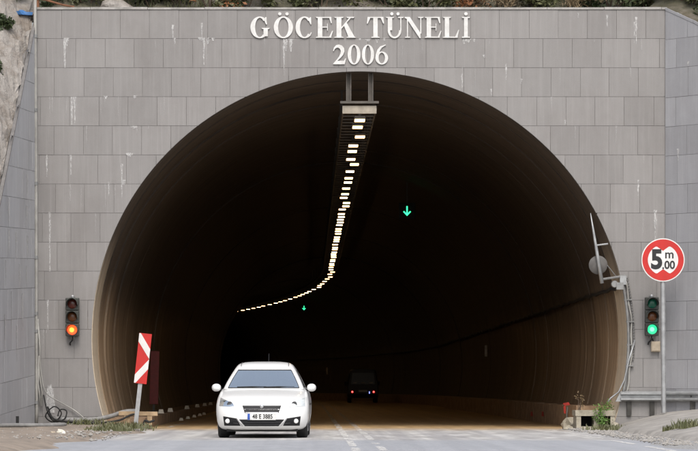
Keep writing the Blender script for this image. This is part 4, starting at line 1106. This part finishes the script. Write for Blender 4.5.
# ------------------------------------------------------------------ driver
def skin_body(name, V, Eg, mat, root=0):
    me = bpy.data.meshes.new(name); me.from_pydata([v[:3] for v in V], Eg, []); o = bpy.data.objects.new(name, me); C.objects.link(o)
    md = o.modifiers.new('skin', 'SKIN'); md.use_smooth_shade = True
    for i, v in enumerate(V): me.skin_vertices[0].data[i].radius = (v[3], v[4] if len(v) > 4 else v[3]); me.skin_vertices[0].data[i].use_root = (i == root)
    s2 = o.modifiers.new('sub', 'SUBSURF'); s2.levels = 2; s2.render_levels = 2
    bpy.context.view_layer.update(); dg = bpy.context.evaluated_depsgraph_get(); nm = bpy.data.meshes.new_from_object(o.evaluated_get(dg))
    o.modifiers.clear(); o.data = nm; nm.materials.clear(); nm.materials.append(M[mat]); nm.polygons.foreach_set('use_smooth', [True]*len(nm.polygons)); return o
V = [(.34,2.38,.56,.15,.13),(.34,2.42,.74,.14,.11),(.34,2.43,.92,.17,.11),(.34,2.41,1.02,.07,.07),(.34,2.40,1.08,.05,.05),(.34,2.37,1.16,.075,.095),(.34,2.37,1.24,.065,.085),
     (.54,2.40,.96,.06),(.60,2.24,.80,.045),(.56,2.02,.92,.036),(.52,1.92,.98,.03),(.14,2.40,.96,.06),(.08,2.24,.80,.045),(.14,2.02,.92,.036),(.18,1.92,.98,.03),
     (.45,2.2,.55,.085),(.47,1.95,.60,.065),(.46,1.75,.40,.05),(.23,2.2,.55,.085),(.21,1.95,.60,.065),(.22,1.75,.40,.05)]
Eg = [(0,1),(1,2),(2,3),(3,4),(4,5),(5,6),(2,7),(7,8),(8,9),(9,10),(2,11),(11,12),(12,13),(13,14),(0,15),(15,16),(16,17),(0,18),(18,19),(19,20)]
person = skin_body('person', V, Eg, 'shirt'); person.location = (XC, YF, 0)
me = person.data; me.materials.append(M['skin'])
for p in me.polygons:
    c = p.center
    if c.z > 1.045 or c.y < 2.04 and c.z > .85: p.material_index = 1
tag(person, 'driver in a pale shirt holding the steering wheel of the white car', 'person')
hm_ = MB(); rows = []
for i in range(7):
    t = i/6; z = 1.19+.12*t; k = math.sqrt(max(.02, 1-(t*.97)**2)); rows.append([(.34+.083*k*math.cos(a), 2.385+.105*k*math.sin(a), z-.02*(math.sin(a) > .3)*3*(1-t)) for a in [2*math.pi*q/18 for q in range(18)]])
hm_.grid(rows, close=True); hm_.f.append(tuple(range(6*18, 7*18))); hm_.build('hair', 'hair', person, True)
nz = MB().tube([(.34,2.275,1.18),(.34,2.262,1.155),(.34,2.275,1.145)], .012, 6).build('nose', 'skin', person, True)
for sg in (-1, 1):
    MB().lathe([(.011,0),(.008,-.006),(.002,-.008)], 10, 'y', (.34+sg*.03, 2.283, 1.185)).build('eye', 'hair', person); MB().lathe([(.024,-.01),(.022,.01)], 10, 'x', (.34+sg*.082, 2.38, 1.17)).build('ear', 'skin', person)
    for q in range(4):       # fingers closed round the wheel rim
        bx = .34+sg*(.18-.012*q); zz = .955+.024*q-.02
        MB().tube([(bx+sg*.02,1.90,zz),(bx+sg*.005,1.865,zz+.004),(bx-sg*.02,1.868,zz+.003),(bx-sg*.026,1.89,zz)], .009, 6).build('finger', 'skin', person, True)
    MB().tube([(.34+sg*.17,1.91,1.0),(.34+sg*.155,1.89,1.025),(.34+sg*.14,1.885,1.045)], .010, 6).build('thumb', 'skin', person, True)

# ------------------------------------------------------------------ dark van far inside
vs_ = 16.7; vy = FPX/vs_-DC
van = thing('van', 'dark van seen from behind deep inside the bore with red tail lights on', 'van', (px(363, vs_), vy, 0))
def vsec(y, w_, zb, zt_, inw):
    pts = []
    prof = [(w_*.94, zb), (w_, zb+.12), (w_, .95), (w_-.02, 1.05), (w_-inw, zt_-.22), (w_-inw-.06, zt_-.07), (w_-inw-.2, zt_)]
    return [(x, y, z) for x, z in prof]+[(-x, y, z) for x, z in reversed(prof)]
vm = MB(); vm.grid([vsec(0,.88,.34,1.98,.13), vsec(.08,.92,.30,2.02,.12), vsec(1.5,.93,.28,2.04,.11), vsec(3.2,.93,.28,2.02,.12), vsec(3.9,.91,.28,1.5,.2), vsec(4.5,.86,.30,1.06,.25), vsec(4.75,.78,.36,1.0,.3)], close=True)
vm.f.append(tuple(range(13, -1, -1))); vm.f.append(tuple(range(6*14, 7*14))); vb = vm.build('body', 'van_paint', van)
MB().poly_prism([(-.72,1.12),(.72,1.12),(.64,1.80),(-.64,1.80)], -.012, -.002).build('rear_window', 'van_glass', van)
bevel(MB().box(-.86, .86, -.10, .05, .36, .56).build('bumper', 'black_plastic', van), .03)
for sg in (-1, 1):
    tl = bevel(MB().box(sg*.64-.075, sg*.64+.075, -.03, .05, .58, .80).build('tail_light', 'board_red', van), .02)
    MB().lathe([(.062, 0), (.05, -.02), (.004, -.028)], 16, 'y', (sg*.64, -.031, .66)).build('bulb', 'tail', tl, True); MB().lathe([(.026, 0), (.004, -.008)], 12, 'y', (sg*.64, -.060, .67)).build('bulb_core', 'tail_core', tl, True)
    for yy in (.75, 3.75): MB().lathe([(.18,-.1),(.29,-.1),(.32,-.06),(.32,.06),(.29,.1),(.18,.1)], 24, 'x', (sg*.78, yy, .32)).build('wheel', 'rubber', van)
    MB().box(sg*.99-.08, sg*.99+.08, 3.2, 3.3, 1.05, 1.28).build('mirror', 'black_plastic', van)
for x in (-.48, .0, .48): MB().box(x-.10, x+.10, -.022, -.013, 1.17, 1.23).build('reflective_strip', 'van_strip', van)
MB().box(-.26, .26, -.03, -.004, .66, .77).build('number_plate', 'plate', van); MB().box(.36, .41, -.04, -.005, .56, .68).build('blue_lamp', 'bluelit', van)

# ------------------------------------------------------------------ plants
def foliage_mesh(seed, rx, ry, rz, n, size, clumps=9, aspect=.5, droop=0, up=.0):
    rr = random.Random(seed); cl = []
    for i in range(clumps):
        while True:
            p = Vector((rr.uniform(-1,1), rr.uniform(-1,1), rr.uniform(-.6,1)))
            if p.length < 1: break
        cl.append((p, rr.uniform(.28, .5)))
    V, F = [], []
    for i in range(n):
        c, r0 = cl[rr.randrange(clumps)]; d = Vector((rr.gauss(0,1), rr.gauss(0,1), rr.gauss(0,1))).normalized()*r0*rr.random()**.4
        p = c+d; p = Vector((p.x*rx, p.y*ry, p.z*rz)); s = size*rr.uniform(.6, 1.4)
        a = Vector((rr.gauss(0,1), rr.gauss(0,1), rr.gauss(up,.8))).normalized(); b = a.cross(Vector((rr.gauss(0,1), rr.gauss(0,1), rr.gauss(0,1)))).normalized()*s*aspect*.5
        q = a*s; k = len(V); V += [tuple(p), tuple(p+q*.45+b), tuple(p+q), tuple(p+q*.45-b)]; F.append((k,k+1,k+2,k+3))
    m = MB(); m.v, m.f = V, F; return m, cl
def bush(label, cat, loc, rx, ry, rz, n, size, mat, seed, name='shrub', group=None, clumps=9, aspect=.5, up=0, stems=5):
    t = thing(name, label, cat, loc, group=group)
    m, cl = foliage_mesh(seed, rx, ry, rz, n, size, clumps, aspect, 0, up); f = m.build('foliage', mat, t, fix=False); f.location = (0, 0, rz*.75)
    s = MB(); rr = random.Random(seed+1)
    for i in range(min(stems, clumps)):
        e = Vector((cl[i][0].x*rx, cl[i][0].y*ry, cl[i][0].z*rz+rz*.75)); s.tube([(rr.uniform(-.04,.04), rr.uniform(-.04,.04), -.15), tuple(e*.5+Vector((0,0,.05))), tuple(e)], .02, 5, radii=[.03*max(.4,rz), .018*max(.4,rz), .006])
    s.build('stem', 'bark', t); return t
def blades(name, label, loc, n, h, spread, mat, seed, cat='grass tuft', group=None):
    rr = random.Random(seed); m = MB()
    for i in range(n):
        x, y = rr.gauss(0, spread), rr.gauss(0, spread*.7); hh = h*rr.uniform(.4, 1.1); dx, dy = rr.gauss(0, .35)*hh, rr.gauss(0, .35)*hh; w_ = .012
        b = len(m.v); m.v += [(x-w_, y, 0), (x+w_, y, 0), (x+dx*.4+w_*.8, y+dy*.4, hh*.6), (x+dx*.4-w_*.8, y+dy*.4, hh*.6), (x+dx, y+dy, hh)]
        m.f += [(b,b+1,b+2,b+3), (b+3,b+2,b+4)]
    o = m.build(name, mat, fix=False); o.location = loc; return tag(o, label, cat, group, 'stuff')
bush('bright green weed bush growing by the drain box at the right foot of the arch', 'weed', (5.26, -1.0, .10), .25, .22, .30, 620, .05, 'leaf_bright', 5, 'weed', stems=6, clumps=12)
bush('dry spindly weed standing on the right kerb end', 'weed', (px(573, 44), 1.2, .42), .09, .09, .22, 90, .05, 'leaf_dry', 6, 'weed', clumps=6, stems=6, up=.5)
blades('grass_tuft', 'green grass tuft on the sandy verge at the left of the hazard panel', (px(126, 50), -5.2, .09), 200, .15, .24, 'leaf_olive', 1)
blades('grass_tuft', 'short grass tuft along the pipe at the foot of the portal wall', (px(86, 47), -.9, .11), 90, .16, .18, 'leaf_olive', 2)
blades('grass_tuft', 'green grass tuft on the concrete apron at the right edge of the photo', (px(690, 56), -10.4, .165), 150, .19, .13, 'leaf_olive', 3)
blades('grass_tuft', 'small grass tuft on the concrete apron below the sign post', (px(668, 55), -10.0, .10), 70, .13, .06, 'leaf_olive', 4)
blades('grass_tuft', 'low weeds at the foot of the apron beside the drain box', (px(609, 49), -3.2, .03), 200, .13, .17, 'leaf_olive', 5)
blades('grass_tuft', 'thin grass at the road edge left of the white scrap', (px(112, 53), -7.6, .08), 160, .13, .25, 'leaf_olive', 6)
rr = random.Random(88)
TOP = [  # photo x along the wall top, look
 (60,'dark','dark green shrub above the left end of the portal wall'),(88,'olive','olive shrub above the portal wall left of the pale rock'),(150,'dark','dark shrub above the portal wall right of the pale rock'),
 (178,'olive','olive shrub above the portal wall beside the rusty dead branches'),(212,'rust','rusty brown dead shrub on the edge above the portal wall'),(245,'olive','grey green shrub above the first letter of the name'),
 (285,'dark','dark shrub above the second letter of the name'),(322,'olive','olive shrub above the fourth letter of the name'),(358,'green','fresh green shrub above the gap between the two words'),(392,'dark','dark shrub above the second word of the name'),
 (425,'olive','olive shrub above the N of the second word'),(460,'rust','brown dry shrub above the last letter of the name'),(497,'dry','straw coloured dry shrub right of the lettering'),(535,'olive','olive shrub above the right half of the portal wall'),
 (572,'dry','pale dry shrub above the right half of the portal wall'),(608,'dark','dark shrub near the right end of the portal wall'),(645,'olive','olive shrub above the right corner of the portal wall'),(680,'dry','dry scrub bush on the slope above the right wing wall'),(694,'dark','dark bush at the top right corner above the wing wall')]
for i, (x, k, lab) in enumerate(TOP):
    y = rr.uniform(.7, 1.5); X = px(x, 45.2)
    z = 8.95+.5*(y-.3)
    if x > 665:
        y = .35; u_, v_ = (X-XR-y)/math.sqrt(2), (X-XR+y)/math.sqrt(2); z = right_top(max(u_, 0))+.62*v_
    bush(lab, 'shrub', (X, y, z-.1), rr.uniform(.55,.85), .55, rr.uniform(.55,.85), 2200 if k != 'rust' else 700, .10 if k != 'dry' else .13, 'leaf_'+k, 200+i, 'shrub', 'shrubs along the top of the portal', clumps=12, aspect=.45 if k != 'dry' else .14, up=.3 if k != 'dry' else .9)
    if x > 660: pass
blades_m = MB(); rg = random.Random(17)
for i in range(3600):
    X = rg.uniform(XL, XR+1.2); y = rg.uniform(.4, 2.6); z = 8.80+.60*(y-.32); h = rg.uniform(.05, .25); dx = rg.gauss(0,.12); b = len(blades_m.v)
    if X > XR: y = rg.uniform(.2, 2)
    blades_m.v += [(X-.014,y,z-.1),(X+.014,y,z-.1),(X+dx,y+rg.gauss(0,.08),z+h)]; blades_m.f.append((b,b+1,b+2))
tag(blades_m.build('dry_grass', 'leaf_olive', fix=False), 'dry olive coloured grass along the top of the portal', 'grass', kind='stuff')
for i, (x, y, z, rx, rz, mat, lab) in enumerate([(-7.62,.55,9.35,.45,.42,'leaf_green','green tree crown at the top left corner above the rock slope'),(-7.68,-.8,8.45,.20,.24,'leaf_dark','dark bush hanging over the rock above the left wing wall'),
        (-7.72,-2.0,7.25,.20,.30,'leaf_dark','dark bush clinging to the rock slope beside the left wing wall, highest'),(-7.68,-3.0,6.2,.14,.20,'leaf_olive','olive bush clinging to the rock slope, lower one')]):
    bush(lab, 'shrub', (x, y, z), rx, rx, rz, 1500, .08, mat, 400+i, 'shrub', None, clumps=14)
def tree(label, loc, h, r_, mat, seed, n=5200):
    t = thing('tree', label, 'tree', loc); rr = random.Random(seed)
    tr = MB(); tr.tube([(0,0,-.3),(.05,0,h*.25),(-.04,.05,h*.55),(.03,0,h*.9)], .1, 8, radii=[.13*h/4,.10*h/4,.07*h/4,.02])
    m, cl = foliage_mesh(seed, r_, r_, h*.42, n, .15, 22, .5)
    for c, q in cl:
        e = Vector((c.x*r_, c.y*r_, c.z*h*.42+h*.62)); s0 = rr.uniform(.25, .6)*h; tr.tube([(0,0,s0), tuple(e*.5+Vector((0,0,s0*.5))), tuple(e)], .03, 5, radii=[.05,.03,.01])
    tr.build('trunk', 'bark', t); f = m.build('crown', mat, t, fix=False); f.location = (0,0,h*.62); return t
tree('olive green tree on the slope at the top left corner', (-9.3, 2.6, 10.2), 3.6, 1.5, 'leaf_olive', 61)
for i, (x, y, z, sx, sz, lab) in enumerate([(118,1.0,9.15,.42,.34,'pale rock outcrop behind the coping near the left end'),(304,1.6,9.5,.45,.30,'pale rock outcrop behind the coping above the lettering'),(648,.9,9.05,.16,.12,'small white stone on the slope above the right corner')]):
    rr_ = random.Random(i+70); bm = bmesh.new(); bmesh.ops.create_icosphere(bm, subdivisions=3, radius=1)
    for v in bm.verts: f = 1+.22*math.sin(v.co.x*4+i)*math.cos(v.co.z*5)+rr_.uniform(-.07,.07); v.co = Vector((v.co.x*sx*f, v.co.y*sx*f, v.co.z*sz*f))
    me_ = bpy.data.meshes.new('rock'); bm.to_mesh(me_); bm.free(); o = obj('rock', me_, 'rock'); o.location = (px(x, 45), y, z); tag(o, lab, 'rock')

# loose stones on the verge and the shoulder
rs = random.Random(123); st = MB()
for i in range(1500):
    if i % 2: x, y, z = rs.uniform(-7.0, -4.45), rs.uniform(-16, -.3), .095
    else: x, y, z = rs.uniform(4.35, 5.1), rs.uniform(-18, -.5), .03
    if x > -4.75 and x < 0: z = .05
    r_ = .012+.03*rs.random()**3; b = len(st.v)
    for dx, dy, dz in ((1,0,0),(0,1,0),(-1,0,0),(0,-1,0),(0,0,.8),(0,0,-.8)):
        f = rs.uniform(.7, 1.3); st.v.append((x+dx*r_*f, y+dy*r_*f, z+dz*r_*f))
    for a, c in ((0,1),(1,2),(2,3),(3,0)): st.f += [(b+a,b+c,b+4),(b+c,b+a,b+5)]
tag(st.build('loose_stones', 'apron', fix=False), 'loose pale stones scattered on the verge and the gravel shoulder', 'gravel', kind='stuff')

for i, (u_, v_, k, lab) in enumerate([(.35,.55,'olive','low olive scrub right behind the top of the right wing wall'),(.75,.75,'dark','dark scrub clump beyond the right wing wall at the photo edge'),(1.0,.35,'dark','low dark scrub leaning over the sloping top of the right wing wall'),(.15,1.0,'dark','dark scrub mass above the right corner of the wall'),(-.1,1.5,'dry','straw coloured scrub higher on the slope at the top right'),(.5,1.4,'green','green scrub higher on the slope at the top right')]):
    bush(lab, 'shrub', (XR+(u_+v_)/math.sqrt(2), (v_-u_)/math.sqrt(2), right_top(max(u_, 0))-.06+.62*v_), .36, .36, .34, 1200, .07, 'leaf_'+k, 900+i, 'shrub', 'shrubs along the top of the portal', clumps=10)
